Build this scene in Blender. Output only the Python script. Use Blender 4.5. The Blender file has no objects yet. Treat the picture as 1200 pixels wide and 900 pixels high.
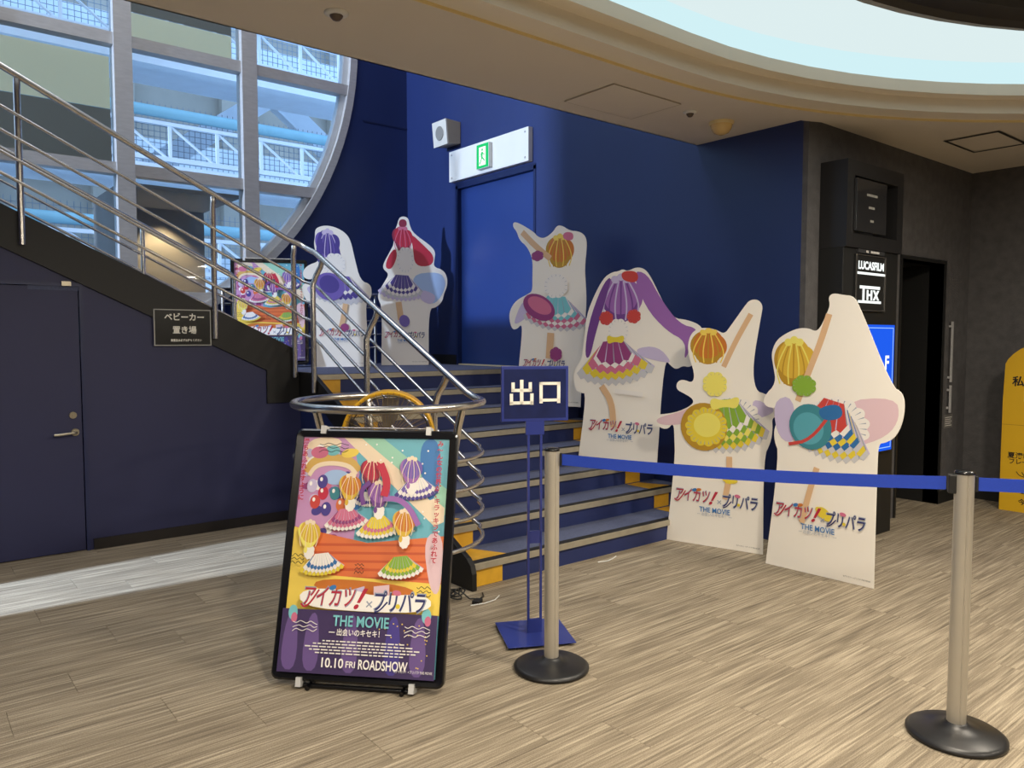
import bpy, bmesh, math, random
from mathutils import Vector, Matrix
C = bpy.context.scene.collection
R = math.radians
random.seed(7)

# ---------------------------------------------------------------- camera
cam_d = bpy.data.cameras.new('camera')
cam = bpy.data.objects.new('camera', cam_d); C.objects.link(cam)
cam.location = (0, 0, 1.45)
cam.rotation_euler = (R(90 - 3.37), 0, R(51 - 90))
cam_d.sensor_width = 36.0
cam_d.lens = 900 / 1200 * 36.0
cam_d.clip_start = 0.05
bpy.context.scene.camera = cam

# ---------------------------------------------------------------- exposure
vs = bpy.context.scene.view_settings
vs.view_transform = 'Standard'; vs.look = 'None'; vs.gamma = 1.0; vs.use_curve_mapping = False
vs.exposure = 0.32

# ---------------------------------------------------------------- sky
w = bpy.data.worlds.new('sky'); bpy.context.scene.world = w; w.use_nodes = True
wn = w.node_tree; bgd = wn.nodes['Background']
bgd.inputs[0].default_value = (0.42, 0.66, 1.0, 1); bgd.inputs[1].default_value = 1.9

def lin(h):
    if isinstance(h, str):
        h = [int(h[i:i+2], 16) / 255 for i in (0, 2, 4)]
    return tuple(c / 12.92 if c <= .04045 else ((c + .055) / 1.055) ** 2.4 for c in h)

def light(name, kind, loc, energy, col, target=None, **kw):
    l = bpy.data.lights.new(name, kind); l.energy = energy; l.color = col
    for k, v in kw.items(): setattr(l, k, v)
    o = bpy.data.objects.new(name, l); C.objects.link(o); o.location = loc
    if target is not None:
        o.rotation_euler = (Vector(target) - Vector(loc)).to_track_quat('-Z', 'Y').to_euler()
    return o

WARM = (1.0, 0.89, 0.73)
# spot standing in for daylight, through an unseen opening added to shape its edge
light('daylight_high', 'SPOT', (-7.0, 7.3, 4.3), 4600, (0.62, 0.76, 1.0), (3.2, 6.3, 2.6), shadow_soft_size=0.10, spot_size=R(60), spot_blend=0.2)
# spot through an unseen slot added to the left wall: the pale floor band
light('daylight_low', 'SPOT', (-5.96, 4.908, 1.75), 12000, (0.58, 0.74, 1.0), (1.5, 5.1, 0.0), shadow_soft_size=0.02, spot_size=R(30), spot_blend=0.1)
# unseen fill light added to brighten the stair hall and window bars
light('hall_fill_light', 'AREA', (1.0, 5.9, 8.45), 150, (0.95, 0.97, 1.0), (1.0, 6.2, 0), shape='RECTANGLE', size=4.0, size_y=2.5)
# warm downlights of the lobby ceiling, in the dark disc and around the cove
for (x, y, e) in ((3.0, 0.9, 55), (4.9, 0.6, 45), (1.2, 0.6, 60), (3.0, -2.5, 60), (0.6, -2.2, 60), (5.5, -2.2, 50), (-1.2, 0.8, 60)):
    light('downlight', 'AREA', (x, y, 2.86), e, WARM, (x, y, 0), shape='DISK', size=0.35)

# ---------------------------------------------------------------- materials
MATS = {}
def pm(name, col, rough=0.5, metal=0.0, var=0.06, scale=6.0, bump=0.0, bscale=60.0, coat=0.0, emit=None, estr=0.0, stretch=(1, 1, 1), spec=0.5, obj_var=0.0):
    if name in MATS: return MATS[name]
    m = bpy.data.materials.new(name); m.use_nodes = True; nt = m.node_tree; N = nt.nodes; L = nt.links
    b = N['Principled BSDF']; c = lin(col)
    tc = N.new('ShaderNodeTexCoord'); mp = N.new('ShaderNodeMapping'); mp.inputs['Scale'].default_value = stretch
    L.new(tc.outputs['Object'], mp.inputs[0])
    nz = N.new('ShaderNodeTexNoise'); nz.inputs['Scale'].default_value = scale; nz.inputs['Detail'].default_value = 4
    L.new(mp.outputs[0], nz.inputs['Vector'])
    mx = N.new('ShaderNodeMix'); mx.data_type = 'RGBA'
    mx.inputs[6].default_value = (*[max(0, x * (1 - var * 2)) for x in c], 1)
    mx.inputs[7].default_value = (*[min(1, x * (1 + var * 2)) for x in c], 1)
    L.new(nz.outputs[0], mx.inputs[0]); L.new(mx.outputs[2], b.inputs['Base Color'])
    b.inputs['Roughness'].default_value = rough; b.inputs['Metallic'].default_value = metal
    b.inputs['Coat Weight'].default_value = coat; b.inputs['Coat Roughness'].default_value = 0.05
    b.inputs['Specular IOR Level'].default_value = spec
    if bump:
        n2 = N.new('ShaderNodeTexNoise'); n2.inputs['Scale'].default_value = bscale
        bp = N.new('ShaderNodeBump'); bp.inputs['Strength'].default_value = bump; bp.inputs['Distance'].default_value = 0.01
        L.new(mp.outputs[0], n2.inputs['Vector']); L.new(n2.outputs[0], bp.inputs['Height']); L.new(bp.outputs[0], b.inputs['Normal'])
    if emit:
        b.inputs['Emission Color'].default_value = (*lin(emit), 1); b.inputs['Emission Strength'].default_value = estr
    MATS[name] = m
    return m

def carpet_mat():
    m = bpy.data.materials.new('carpet'); m.use_nodes = True; nt = m.node_tree; N = nt.nodes; L = nt.links
    b = N['Principled BSDF']; b.inputs['Roughness'].default_value = 0.95; b.inputs['Specular IOR Level'].default_value = 0.15
    g = N.new('ShaderNodeNewGeometry'); oi = N.new('ShaderNodeObjectInfo')
    def noise(sc, stretch, det=3, off=True):
        mp = N.new('ShaderNodeMapping'); mp.inputs['Scale'].default_value = stretch
        L.new(g.outputs['Position'], mp.inputs[0])
        if off:
            cx = N.new('ShaderNodeCombineXYZ'); mu = N.new('ShaderNodeMath'); mu.operation = 'MULTIPLY'; mu.inputs[1].default_value = 37.0
            L.new(oi.outputs['Random'], mu.inputs[0]); L.new(mu.outputs[0], cx.inputs[0]); L.new(mu.outputs[0], cx.inputs[1]); L.new(cx.outputs[0], mp.inputs['Location'])
        n = N.new('ShaderNodeTexNoise'); n.inputs['Scale'].default_value = sc; n.inputs['Detail'].default_value = det; n.inputs['Roughness'].default_value = 0.65
        L.new(mp.outputs[0], n.inputs['Vector']); return n
    a = noise(1.0, (2.2, 95, 1)); c = noise(1.0, (1.1, 26, 1)); d = noise(260, (1, 1, 1), 1, False)
    r = N.new('ShaderNodeValToRGB'); e = r.color_ramp.elements
    e[0].position = 0.33; e[0].color = (*lin('6a5f52'), 1); e[1].position = 0.66; e[1].color = (*lin('c6b8a0'), 1)
    x = e.new(0.5); x.color = (*lin('988b77'), 1)
    ma = N.new('ShaderNodeMath'); ma.operation = 'MULTIPLY_ADD'; ma.inputs[1].default_value = 0.62
    L.new(a.outputs[0], ma.inputs[0]); mb = N.new('ShaderNodeMath'); mb.operation = 'MULTIPLY'; mb.inputs[1].default_value = 0.38
    L.new(c.outputs[0], mb.inputs[0]); L.new(mb.outputs[0], ma.inputs[2]); L.new(ma.outputs[0], r.inputs[0])
    mx = N.new('ShaderNodeMix'); mx.data_type = 'RGBA'; mx.blend_type = 'MULTIPLY'; mx.inputs[0].default_value = 1
    r2 = N.new('ShaderNodeValToRGB'); r2.color_ramp.elements[0].color = (.62, .62, .62, 1); r2.color_ramp.elements[0].position = .3
    r2.color_ramp.elements[1].position = .7
    L.new(d.outputs[0], r2.inputs[0]); L.new(r.outputs[0], mx.inputs[6]); L.new(r2.outputs[0], mx.inputs[7])
    L.new(mx.outputs[2], b.inputs['Base Color'])
    bp = N.new('ShaderNodeBump'); bp.inputs['Strength'].default_value = 0.35; bp.inputs['Distance'].default_value = 0.004
    L.new(a.outputs[0], bp.inputs['Height']); L.new(bp.outputs[0], b.inputs['Normal'])
    return m

def glass_mat(name, tint=(0.93, 0.97, 1.0), refl=0.35):
    m = bpy.data.materials.new(name); m.use_nodes = True; nt = m.node_tree; N = nt.nodes; L = nt.links
    N.remove(N['Principled BSDF']); out = N['Material Output']
    t = N.new('ShaderNodeBsdfTransparent'); t.inputs[0].default_value = (*tint, 1)
    g = N.new('ShaderNodeBsdfGlossy'); g.inputs['Roughness'].default_value = 0.02
    f = N.new('ShaderNodeFresnel'); f.inputs[0].default_value = 1.45
    s = N.new('ShaderNodeMath'); s.operation = 'MULTIPLY'; s.inputs[1].default_value = refl
    L.new(f.outputs[0], s.inputs[0])
    mx = N.new('ShaderNodeMixShader'); L.new(s.outputs[0], mx.inputs[0]); L.new(t.outputs[0], mx.inputs[1]); L.new(g.outputs[0], mx.inputs[2])
    L.new(mx.outputs[0], out.inputs[0]); MATS[name] = m
    return m

def blind_mat(name, col):
    m = bpy.data.materials.new(name); m.use_nodes = True; nt = m.node_tree; N = nt.nodes; L = nt.links
    b = N['Principled BSDF']; b.inputs['Base Color'].default_value = (*lin(col), 1); b.inputs['Roughness'].default_value = .9
    t = N.new('ShaderNodeBsdfTranslucent'); t.inputs[0].default_value = (*lin(col), 1)
    mx = N.new('ShaderNodeMixShader'); mx.inputs[0].default_value = .8
    L.new(b.outputs[0], mx.inputs[1]); L.new(t.outputs[0], mx.inputs[2]); L.new(mx.outputs[0], N['Material Output'].inputs[0]); MATS[name] = m
    return m

def emit_mat(name, col, s):
    m = bpy.data.materials.new(name); m.use_nodes = True; nt = m.node_tree; N = nt.nodes; L = nt.links
    N.remove(N['Principled BSDF']); e = N.new('ShaderNodeEmission'); e.inputs[0].default_value = (*lin(col), 1); e.inputs[1].default_value = s
    L.new(e.outputs[0], N['Material Output'].inputs[0]); MATS[name] = m
    return m

CARPET = carpet_mat()
GLASS = glass_mat('window_glass')
NAVY = pm('navy_paint', '1f2f62', 0.42, var=0.08, scale=1.6, bump=0.12, bscale=9, stretch=(1, 1, .35))
NAVYD = pm('navy_door_paint', '203a7a', 0.38, var=0.05, scale=1.5)
NAVYSH = pm('navy_shaded_paint', '282b52', 0.5, var=0.05, scale=2, bump=0.05, bscale=30)  # navy dulled: the dimmer light under the stairs is put into the colour
BLACKP = pm('black_stringer_paint', '141313', 0.5, var=0.08)
CHAR = pm('charcoal_wallcovering', '545253', 0.8, var=0.2, scale=14, bump=0.35, bscale=70)
CREAM = pm('ceiling_paint', 'd9d0c2', 0.75, var=0.02, scale=1.5)
CREAM2 = pm('cove_paint', 'e6ddcc', 0.7, var=0.02, scale=1.5)
COVEY = pm('cove_lip_paint', 'e2cd94', 0.6, var=0.02)
STEEL = pm('brushed_steel', 'd4cfc8', 0.27, 1.0, var=0.06, scale=20, stretch=(1, 1, 6))
SATIN = pm('satin_steel', 'bdbcbc', 0.4, 0.2, var=0.08, scale=12, stretch=(1, 1, 4))
NOSE = pm('nosing_metal', 'b0a998', 0.42, 0.5, var=0.1, scale=20)
TREAD = pm('stair_carpet', '555c78', 0.9, var=0.14, scale=80, bump=0.3, bscale=200)
RISER = pm('riser_paint', '1f2b5c', 0.6, var=0.08, scale=5)
YELLOW = pm('yellow_marking', 'd2a02c', 0.5, var=0.10, scale=14)
BLACK = pm('black_gloss', '0d0d10', 0.22, var=0.1)
MATTE = pm('matte_black', '121212', 0.6, var=0.1)
RUBBER = pm('rubber_black', '1e1d1e', 0.38, var=0.2, scale=10)
WHITEC = pm('card_white', 'f2ece2', 0.5, var=0.01, coat=0.1)
WPLAST = pm('white_plastic', 'dcdcd8', 0.4, var=0.03)
SIGNBLUE = pm('sign_blue', '22307c', 0.4, var=0.05, coat=0.4)
BELT = pm('belt_blue', '1d3fae', 0.55, var=0.08, scale=90, stretch=(1, 1, 4))
ALU = pm('anodised_tube', 'c2bcb0', 0.36, 0.6, var=0.04)
BEIGEX = pm('outdoor_beige', 'c9bfa6', 0.8, var=0.06, scale=2)
GREYX = pm('outdoor_grey', '77726e', 0.8, var=0.06, scale=2)
BLIND = blind_mat('beige_blind', 'fff0d2')
BLINDG = blind_mat('grey_blind', 'b3a798')
CONC = pm('outdoor_concrete', 'b5aca0', 0.85, var=0.14, scale=1.2)
WSTEEL = pm('outdoor_white_steel', 'e6ecf4', 0.5, var=0.04)
TEAL = pm('outdoor_teal_pipe', '8fc0d0', 0.45, var=0.04)
MESHG = pm('outdoor_mesh', '8d98a6', 0.6, var=0.1)

# ---------------------------------------------------------------- mesh builder
class MB:
    def __init__(s): s.v = []; s.f = []; s.m = []; s.sm = []; s.mi = 0
    def add(s, vs_, fs, smooth=False):
        b = len(s.v); s.v += [tuple(p) for p in vs_]
        for f in fs: s.f.append(tuple(b + i for i in f)); s.m.append(s.mi); s.sm.append(smooth)
        return s
    def box(s, x0, x1, y0, y1, z0, z1):
        return s.add([(x, y, z) for x in (x0, x1) for y in (y0, y1) for z in (z0, z1)],
                     [(0, 1, 3, 2), (4, 6, 7, 5), (0, 4, 5, 1), (2, 3, 7, 6), (0, 2, 6, 4), (1, 5, 7, 3)])
    def prism(s, poly, a, b, ax='y'):
        def P(p, t): return (p[0], t, p[1]) if ax == 'y' else ((t, p[0], p[1]) if ax == 'x' else (p[0], p[1], t))
        n = len(poly)
        ar = sum(poly[i][0] * poly[(i + 1) % n][1] - poly[(i + 1) % n][0] * poly[i][1] for i in range(n))
        if (ar < 0) == (ax != 'y'): poly = poly[::-1]
        if a > b: a, b = b, a
        v = [P(p, a) for p in poly] + [P(p, b) for p in poly]
        f = [tuple(range(n))[::-1], tuple(range(n, 2 * n))] + [(i, (i + 1) % n, n + (i + 1) % n, n + i) for i in range(n)]
        return s.add(v, f)
    def tube(s, pts, r, n=12, closed=False, cap=True):
        pts = [Vector(p) for p in pts]; k = len(pts); rs = r if isinstance(r, (list, tuple)) else [r] * k
        T = []
        for i in range(k):
            a = pts[(i - 1) % k] if (closed or i) else pts[0]; b = pts[(i + 1) % k] if (closed or i < k - 1) else pts[-1]
            T.append((b - a).normalized())
        u = T[0].orthogonal().normalized(); vv = []
        for i in range(k):
            u = (u - T[i] * u.dot(T[i])).normalized(); q = T[i].cross(u)
            vv += [pts[i] + (u * math.cos(2 * math.pi * j / n) + q * math.sin(2 * math.pi * j / n)) * rs[i] for j in range(n)]
        f = []
        for i in range(k if closed else k - 1):
            i2 = (i + 1) % k
            f += [(i * n + j, i * n + (j + 1) % n, i2 * n + (j + 1) % n, i2 * n + j) for j in range(n)]
        s.add(vv, f, True)
        if not closed and cap:
            s.add(vv[:n], [tuple(range(n))[::-1]]); s.add(vv[-n:], [tuple(range(n))])
        return s
    def lathe(s, prof, n=32, c=(0, 0, 0), smooth=True):
        vv = [(c[0] + r * math.cos(2 * math.pi * j / n), c[1] + r * math.sin(2 * math.pi * j / n), c[2] + z) for r, z in prof for j in range(n)]
        f = [(i * n + j, i * n + (j + 1) % n, (i + 1) * n + (j + 1) % n, (i + 1) * n + j) for i in range(len(prof) - 1) for j in range(n)]
        s.add(vv, f, smooth)
        return s
    def build(s, name, mat, parent=None, world=False, loc=None, rot=None, bevel=0, kind=None, label=None):
        me = bpy.data.meshes.new(name); me.from_pydata(s.v, [], s.f)
        mats = mat if isinstance(mat, list) else [mat]
        for q in mats: me.materials.append(q)
        me.polygons.foreach_set('material_index', s.m); me.polygons.foreach_set('use_smooth', s.sm); me.update()
        return link(name, me, parent, world, loc, rot, bevel, kind, label)

def link(name, me, parent=None, world=False, loc=None, rot=None, bevel=0, kind=None, label=None):
    o = bpy.data.objects.new(name, me); C.objects.link(o)
    if parent is not None:
        o.parent = parent
        if world:
            o.matrix_parent_inverse = parent_mat(parent).inverted()
    if loc: o.location = loc
    if rot: o.rotation_euler = rot
    if bevel:
        bv = o.modifiers.new('bevel', 'BEVEL'); bv.width = bevel; bv.segments = 2; bv.limit_method = 'ANGLE'
    if kind: o['kind'] = kind
    if label: o['label'] = label
    return o

def parent_mat(o):
    m = Matrix.LocRotScale(o.location, o.rotation_euler, None)
    return (parent_mat(o.parent) @ o.matrix_parent_inverse @ m) if o.parent else m

def tag(o, label, cat=None, group=None, kind=None):
    o['label'] = label
    if cat: o['category'] = cat
    if group: o['group'] = group
    if kind: o['kind'] = kind
    return o

def thing(name, label, cat, loc=(0, 0, 0), rz=0, rx=0, group=None, kind=None):
    o = bpy.data.objects.new(name, None); C.objects.link(o); o.location = loc
    o.rotation_euler = (R(rx), 0, R(rz)); o.empty_display_size = 0.1
    return tag(o, label, cat, group, kind)

def text_mesh(body, size, bold=0.0, shear=0.0, space=1.0, ext=0.0, xs=1.0):
    c = bpy.data.curves.new('lettering', 'FONT'); c.body = body; c.size = size; c.offset = bold; c.shear = shear
    c.space_character = space; c.align_x = 'CENTER'; c.align_y = 'CENTER'; c.extrude = ext; c.resolution_u = 3
    o = bpy.data.objects.new('lettering', c); C.objects.link(o)
    bpy.context.view_layer.update()
    me = bpy.data.meshes.new_from_object(o.evaluated_get(bpy.context.evaluated_depsgraph_get()))
    bpy.data.objects.remove(o); bpy.data.curves.remove(c)
    me.transform(Matrix.Diagonal((xs, 1, 1, 1)))
    return me

def text(body, size, mat, parent, loc, bold=0.0, shear=0.0, space=1.0, name='lettering', fit=None, ext=0.0, rx=90, rz=0, roll=0):
    me = text_mesh(body, size, bold, shear, space, ext)
    if fit:
        xs_ = [v.co.x for v in me.vertices]; wd = max(xs_) - min(xs_)
        cx = (max(xs_) + min(xs_)) / 2
        me.transform(Matrix.Diagonal((fit / wd, 1, 1, 1)) @ Matrix.Translation((-cx, 0, 0)))
    me.transform(Matrix.Rotation(R(rz), 4, 'Z') @ Matrix.Rotation(R(rx), 4, 'X') @ Matrix.Rotation(R(roll), 4, 'Z'))
    me.materials.clear(); me.materials.append(mat)
    return link(name, me, parent, loc=loc)

def chaikin(pts, it=2, closed=True):
    for _ in range(it):
        q = []; n = len(pts)
        for i in range(n if closed else n - 1):
            a, b = pts[i], pts[(i + 1) % n]
            q += [(a[0] * .75 + b[0] * .25, a[1] * .75 + b[1] * .25), (a[0] * .25 + b[0] * .75, a[1] * .25 + b[1] * .75)]
        if not closed: q = [pts[0]] + q + [pts[-1]]
        pts = q
    return pts
# ================================================================ setting
CEIL = 2.935; TOP = 8.6
XL = -3.2; XB = 4.88; XR = 7.635; YB = -6.0; YD = 2.84; YS = 5.87; YW = 8.01; YF = 3.77
LAND = 1.164; RS = 0.1455; TR = 0.30; Y0 = 3.545; SX = 2.58

def st(name, mb, mat, label, **kw):
    o = mb.build(name, mat, **kw); o['kind'] = 'structure'; o['label'] = label
    return o

fl = st('floor', MB().box(XL - 4, XR + 1, YB, YW, -0.12, -0.008), pm('subfloor', '3a342c', 0.9), 'striped beige carpet tile floor of the lobby')
# carpet tiles, 1 m x 0.25 m, laid along the stairs' direction
tile_me = {}
def tile_mesh(L):
    L = round(L, 3)
    if L not in tile_me:
        m = MB(); g = 0.0002
        v = [(g, g, -.008), (L - g, g, -.008), (L - g, .25 - g, -.008), (g, .25 - g, -.008)]
        e = 0.0012
        t = [(g, g, -.002), (L - g, g, -.002), (L - g, .25 - g, -.002), (g, .25 - g, -.002), (g + e, g + e, 0), (L - g - e, g + e, 0), (L - g - e, .25 - g - e, 0), (g + e, .25 - g - e, 0)]
        m.add(v + t, [(0, 1, 5, 4), (1, 2, 6, 5), (2, 3, 7, 6), (3, 0, 4, 7), (4, 5, 9, 8), (5, 6, 10, 9), (6, 7, 11, 10), (7, 4, 8, 11), (8, 9, 10, 11)])
        me = bpy.data.meshes.new('carpet_tile'); me.from_pydata(m.v, [], m.f); me.materials.append(CARPET); tile_me[L] = me
    return tile_me[L]
rest = MB(); nt_ = 0
row = 0; y = YB
while y < YS + .2:
    x = XL - 0.0 - [0, .5, .25, .75][row % 4]
    while x < XR:
        x0 = max(x, XL); x1 = min(x + 1.0, XR)
        if x1 - x0 > 0.02:
            near = (x1 > 0.2 and y > 0.45 and y < YS and not (x0 > 2.6 and y > 3.8 and x1 < 7) and not (y > 2.9 and x0 > 4.9 and x1 < 6.3) and nt_ < 299 and y > 0.6 * (x - 3.0))
            if near:
                o = link('carpet_tile', tile_mesh(x1 - x0), fl, loc=(x0, y, 0)); nt_ += 1
            else:
                rest.add([(x0, y, 0), (x1, y, 0), (x1, y + .25, 0), (x0, y + .25, 0)], [(0, 1, 2, 3)])
        x += 1.0
    y += .25; row += 1
rest.build('carpet_tile', CARPET, fl, kind='stuff')

# ---- lobby ceiling with the cove opening
def stadium(d, z, n=36, xc=3.4, yt=3.11, Rr=4.2, xl=1.8):
    yc = yt - Rr; r = Rr - d; P = []
    for i in range(n + 1):
        a = math.pi / 2 - math.pi * i / n; P.append((xc + r * math.cos(a), yc + r * math.sin(a), z))
    for i in range(1, 6): P.append((xc + (xl - xc) * i / 6, yc - r, z))
    for i in range(n + 1):
        a = -math.pi / 2 - math.pi * i / n; P.append((xl + r * math.cos(a), yc + r * math.sin(a), z))
    for i in range(1, 6): P.append((xl + (xc - xl) * i / 6, yc + r, z))
    return P
def strip(mb, A, B, smooth=False):
    n = len(A); return mb.add(A + B, [(i, (i + 1) % n, n + (i + 1) % n, n + i) for i in range(n)], smooth)
A0 = stadium(0, CEIL)
cx_, cy_ = 2.6, -1.09
bx0, bx1, by0, by1 = XL, XR + .01, YB, YF
angs = [(math.atan2(p[1] - cy_, p[0] - cx_), p) for p in A0]
def ray_rect(a):
    dx, dy = math.cos(a), math.sin(a); t = 1e9
    if dx > 1e-9: t = min(t, (bx1 - cx_) / dx)
    if dx < -1e-9: t = min(t, (bx0 - cx_) / dx)
    if dy > 1e-9: t = min(t, (by1 - cy_) / dy)
    if dy < -1e-9: t = min(t, (by0 - cy_) / dy)
    return (cx_ + dx * t, cy_ + dy * t, CEIL)
for cxy in ((bx0, by0), (bx1, by0), (bx0, by1), (bx1, by1)):
    a = math.atan2(cxy[1] - cy_, cxy[0] - cx_)
    j = min(range(len(angs)), key=lambda i: abs(angs[i][0] - a)); angs[j] = (a, angs[j][1])
cm = MB(); strip(cm, [q[1] for q in angs], [ray_rect(q[0]) for q in angs])
cm.box(bx0, XB + .0, YF - .012, YF, CEIL, CEIL + .15)
ceiling = st('ceiling', cm, CREAM, 'flat cream lobby ceiling with curved cove opening')
cv = [(0, 2.935), (0.0, 2.915), (0.18, 2.915)]
m = MB(); strip(m, stadium(0, 2.9351), stadium(0, 2.915)); strip(m, stadium(0, 2.915), stadium(.18, 2.915)); m.build('cove_moulding', CREAM, ceiling)
m = MB(); strip(m, stadium(.18, 2.915), stadium(.18, 2.93)); strip(m, stadium(.18, 2.915), stadium(.186, 2.915)); strip(m, stadium(.186, 2.915), stadium(.186, 2.93)); m.build('cove_lip', COVEY, ceiling)
m = MB(); strip(m, stadium(.18, 2.93), stadium(.336, 2.93)); strip(m, stadium(.336, 2.93), stadium(.336, 3.018)); strip(m, stadium(.336, 3.018), stadium(.43, 3.018)); strip(m, stadium(.43, 3.018), stadium(.43, 3.09)); strip(m, stadium(.43, 3.09), stadium(.36, 3.09))
m.build('cove_step', CREAM2, ceiling)
LUM = emit_mat('uplit_glow', 'e0f1f2', 0.78)  # the cove's uplighting is put into the emission of dome and trough
LUM2 = emit_mat('uplit_edge_glow', 'cdecf1', 0.84)
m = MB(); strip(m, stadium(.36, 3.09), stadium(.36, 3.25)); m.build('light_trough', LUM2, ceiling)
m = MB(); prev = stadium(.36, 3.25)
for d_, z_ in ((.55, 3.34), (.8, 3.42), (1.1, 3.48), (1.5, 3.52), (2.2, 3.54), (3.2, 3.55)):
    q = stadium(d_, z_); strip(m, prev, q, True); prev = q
m.add(prev, [tuple(range(len(prev)))]); m.build('uplit_dome', LUM, ceiling)
m = MB()
strip(m, stadium(1.05, 3.17), stadium(1.12, 3.15)); strip(m, stadium(1.05, 3.17), stadium(1.10, 3.3)); m.build('disc_rim', pm('disc_rim_paint', '8f8576', .6), ceiling)
m = MB(); q = stadium(1.12, 3.15); strip(m, q, stadium(1.16, 3.17)); q = stadium(1.16, 3.17); strip(m, q, stadium(1.3, 3.17)); q = stadium(1.3, 3.17); strip(m, q, stadium(1.32, 3.2)); q = stadium(1.32, 3.2); m.add(q, [tuple(range(len(q)))])
m.build('central_disc', pm('disc_dark', '2c2b2c', .5), ceiling)

# ---- walls
st('wall_back', MB().box(XL, XR, YB - .1, YB, 0, CEIL), CHAR, 'charcoal wall behind the viewer')
st('wall_right', MB().box(XR, XR + .1, YB, YD, 0, CEIL + .02), CHAR, 'charcoal textured wall on the far right')
m = MB(); m.box(XR, XR + .1, YB, YD - .001, 0, .002)
bb = st('baseboard_right', MB().box(XR - .012, XR, YB, YD, 0, .11), MATTE, 'black baseboard along the far right charcoal wall')
m = MB(); DX0, DX1, DZ = 6.30, 7.10, 2.09
m.box(XB, XB + .12, YD, YD + .04, 0, CEIL + .02); m.box(XB + .12, DX0, YD, YD + .12, 0, CEIL + .02); m.box(DX1, XR + .1, YD, YD + .12, 0, CEIL + .02); m.box(DX0, DX1, YD, YD + .12, DZ, CEIL + .02)
st('wall_dark', m, CHAR, 'charcoal textured wall with the dark doorway')
st('baseboard_dark', MB().box(DX1, XR, YD - .012, YD, 0, .11), MATTE, 'black baseboard beside the dark doorway')
m = MB(); m.box(DX1 - .0, DX1 + .12, YD + .12, YD + 3, 0, 2.4); m.box(DX0 - .12, DX0, YD + .12, YD + 3, 0, 2.4); m.box(DX0, DX1, YD + 3, YD + 3.1, 0, 2.4); m.box(DX0, DX1, YD + .12, YD + 3, DZ, DZ + .1)
st('wall_passage', m, MATTE, 'black lined passage seen through the open doorway')
m = MB(); m.box(DX0 - .03, DX0, YD - .01, YD + .12, 0, DZ + .03); m.box(DX1, DX1 + .03, YD - .01, YD + .12, 0, DZ + .03); m.box(DX0, DX1, YD - .01, YD + .12, DZ, DZ + .03)
d3 = st('door_3', m, MATTE, 'black frame of the open doorway beside the sign column')
# blue wall with landing door
DY0, DY1, DT = 5.66, 7.00, 3.115
m = MB()
m.box(XB, XB + .12, YD + .04, DY0, 0, TOP); m.box(XB, XB + .12, DY1, YW, 0, TOP); m.box(XB, XB + .12, DY0, DY1, DT, TOP)
st('wall_blue', m, NAVY, 'navy blue painted wall to the right of the stairs')
st('wall_landing_right', MB().box(XB + .12, XB + .2, DY0 - .1, DY1 + .1, 0, 3.3), NAVYD, 'navy backing wall behind the landing door')
m = MB(); m.box(XB - .006, XB + .06, DY0 - .0, DY0 + .035, LAND, DT); m.box(XB - .006, XB + .06, DY1 - .035, DY1, LAND, DT); m.box(XB - .006, XB + .06, DY0, DY1, DT - .035, DT + .02)
d1 = st('door_1', m, pm('door_frame_navy', '14234f', .35), 'navy blue double-height landing door under the exit sign')
MB().box(XB + .045, XB + .085, DY0 + .035, DY1 - .035, LAND + .01, DT - .035).build('door_leaf', NAVYD, d1)
MB().box(XB + .0, XB + .09, DY0 + .035, DY1 - .035, LAND, LAND + .012).build('door_sill', pm('sill_cream', 'e0d4a8', .5), d1)
st('baseboard_blue', MB().box(XB - .015, XB, DY1, YW, LAND, LAND + .11), MATTE, 'short black baseboard on landing beside the blue door')
# left wall; its unseen slot and high opening are added to shape the daylight
m = MB(); m.box(XL - .1, XL, YB, 4.84, 0, TOP); m.box(XL - .1, XL, 5.11, 6.70, 0, TOP); m.box(XL - .1, XL, 4.84, 5.11, 1.24, TOP)
m.box(XL - .1, XL, 6.70, YW, 0, 3.0); m.box(XL - .1, XL, 6.70, YW, 5.6, TOP)
st('wall_left', m, NAVYSH, 'navy wall off to the left')
st('wall_soffit', MB().box(XL, XB, YF - .1, YF, CEIL + .003, TOP), CREAM, 'wall rising above the ceiling edge over the stairs')
st('ceiling_void', MB().box(XL, XB, YF, YW, TOP, TOP + .1), CREAM, 'high ceiling over the stair hall')

# ---- window wall with the great round window
WC = (0.69, 4.76); WR = 3.52
NW = 96
circ = [(WC[0] + WR * math.cos(2 * math.pi * i / NW), WC[1] + WR * math.sin(2 * math.pi * i / NW)) for i in range(NW)]
def rect_ray(a, x0, x1, z0, z1):
    dx, dz = math.cos(a), math.sin(a); t = 1e9
    if dx > 1e-9: t = min(t, (x1 - WC[0]) / dx)
    if dx < -1e-9: t = min(t, (x0 - WC[0]) / dx)
    if dz > 1e-9: t = min(t, (z1 - WC[1]) / dz)
    if dz < -1e-9: t = min(t, (z0 - WC[1]) / dz)
    return (WC[0] + dx * t, WC[1] + dz * t)
aa = [2 * math.pi * i / NW for i in range(NW)]
for cxz in ((XL, 0), (XB, 0), (XL, TOP), (XB, TOP)):
    a = math.atan2(cxz[1] - WC[1], cxz[0] - WC[0]) % (2 * math.pi)
    j = min(range(NW), key=lambda i: abs(aa[i] - a)); aa[j] = a
outer = [rect_ray(a, XL, XB, 0, TOP) for a in aa]
m = MB()
for yy in (YW, YW + .3):
    v = [(p[0], yy, p[1]) for p in circ] + [(p[0], yy, p[1]) for p in outer]
    m.add(v, [(i, (i + 1) % NW, NW + (i + 1) % NW, NW + i) for i in range(NW)])
v = [(p[0], YW, p[1]) for p in circ] + [(p[0], YW + .3, p[1]) for p in circ]
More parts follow.
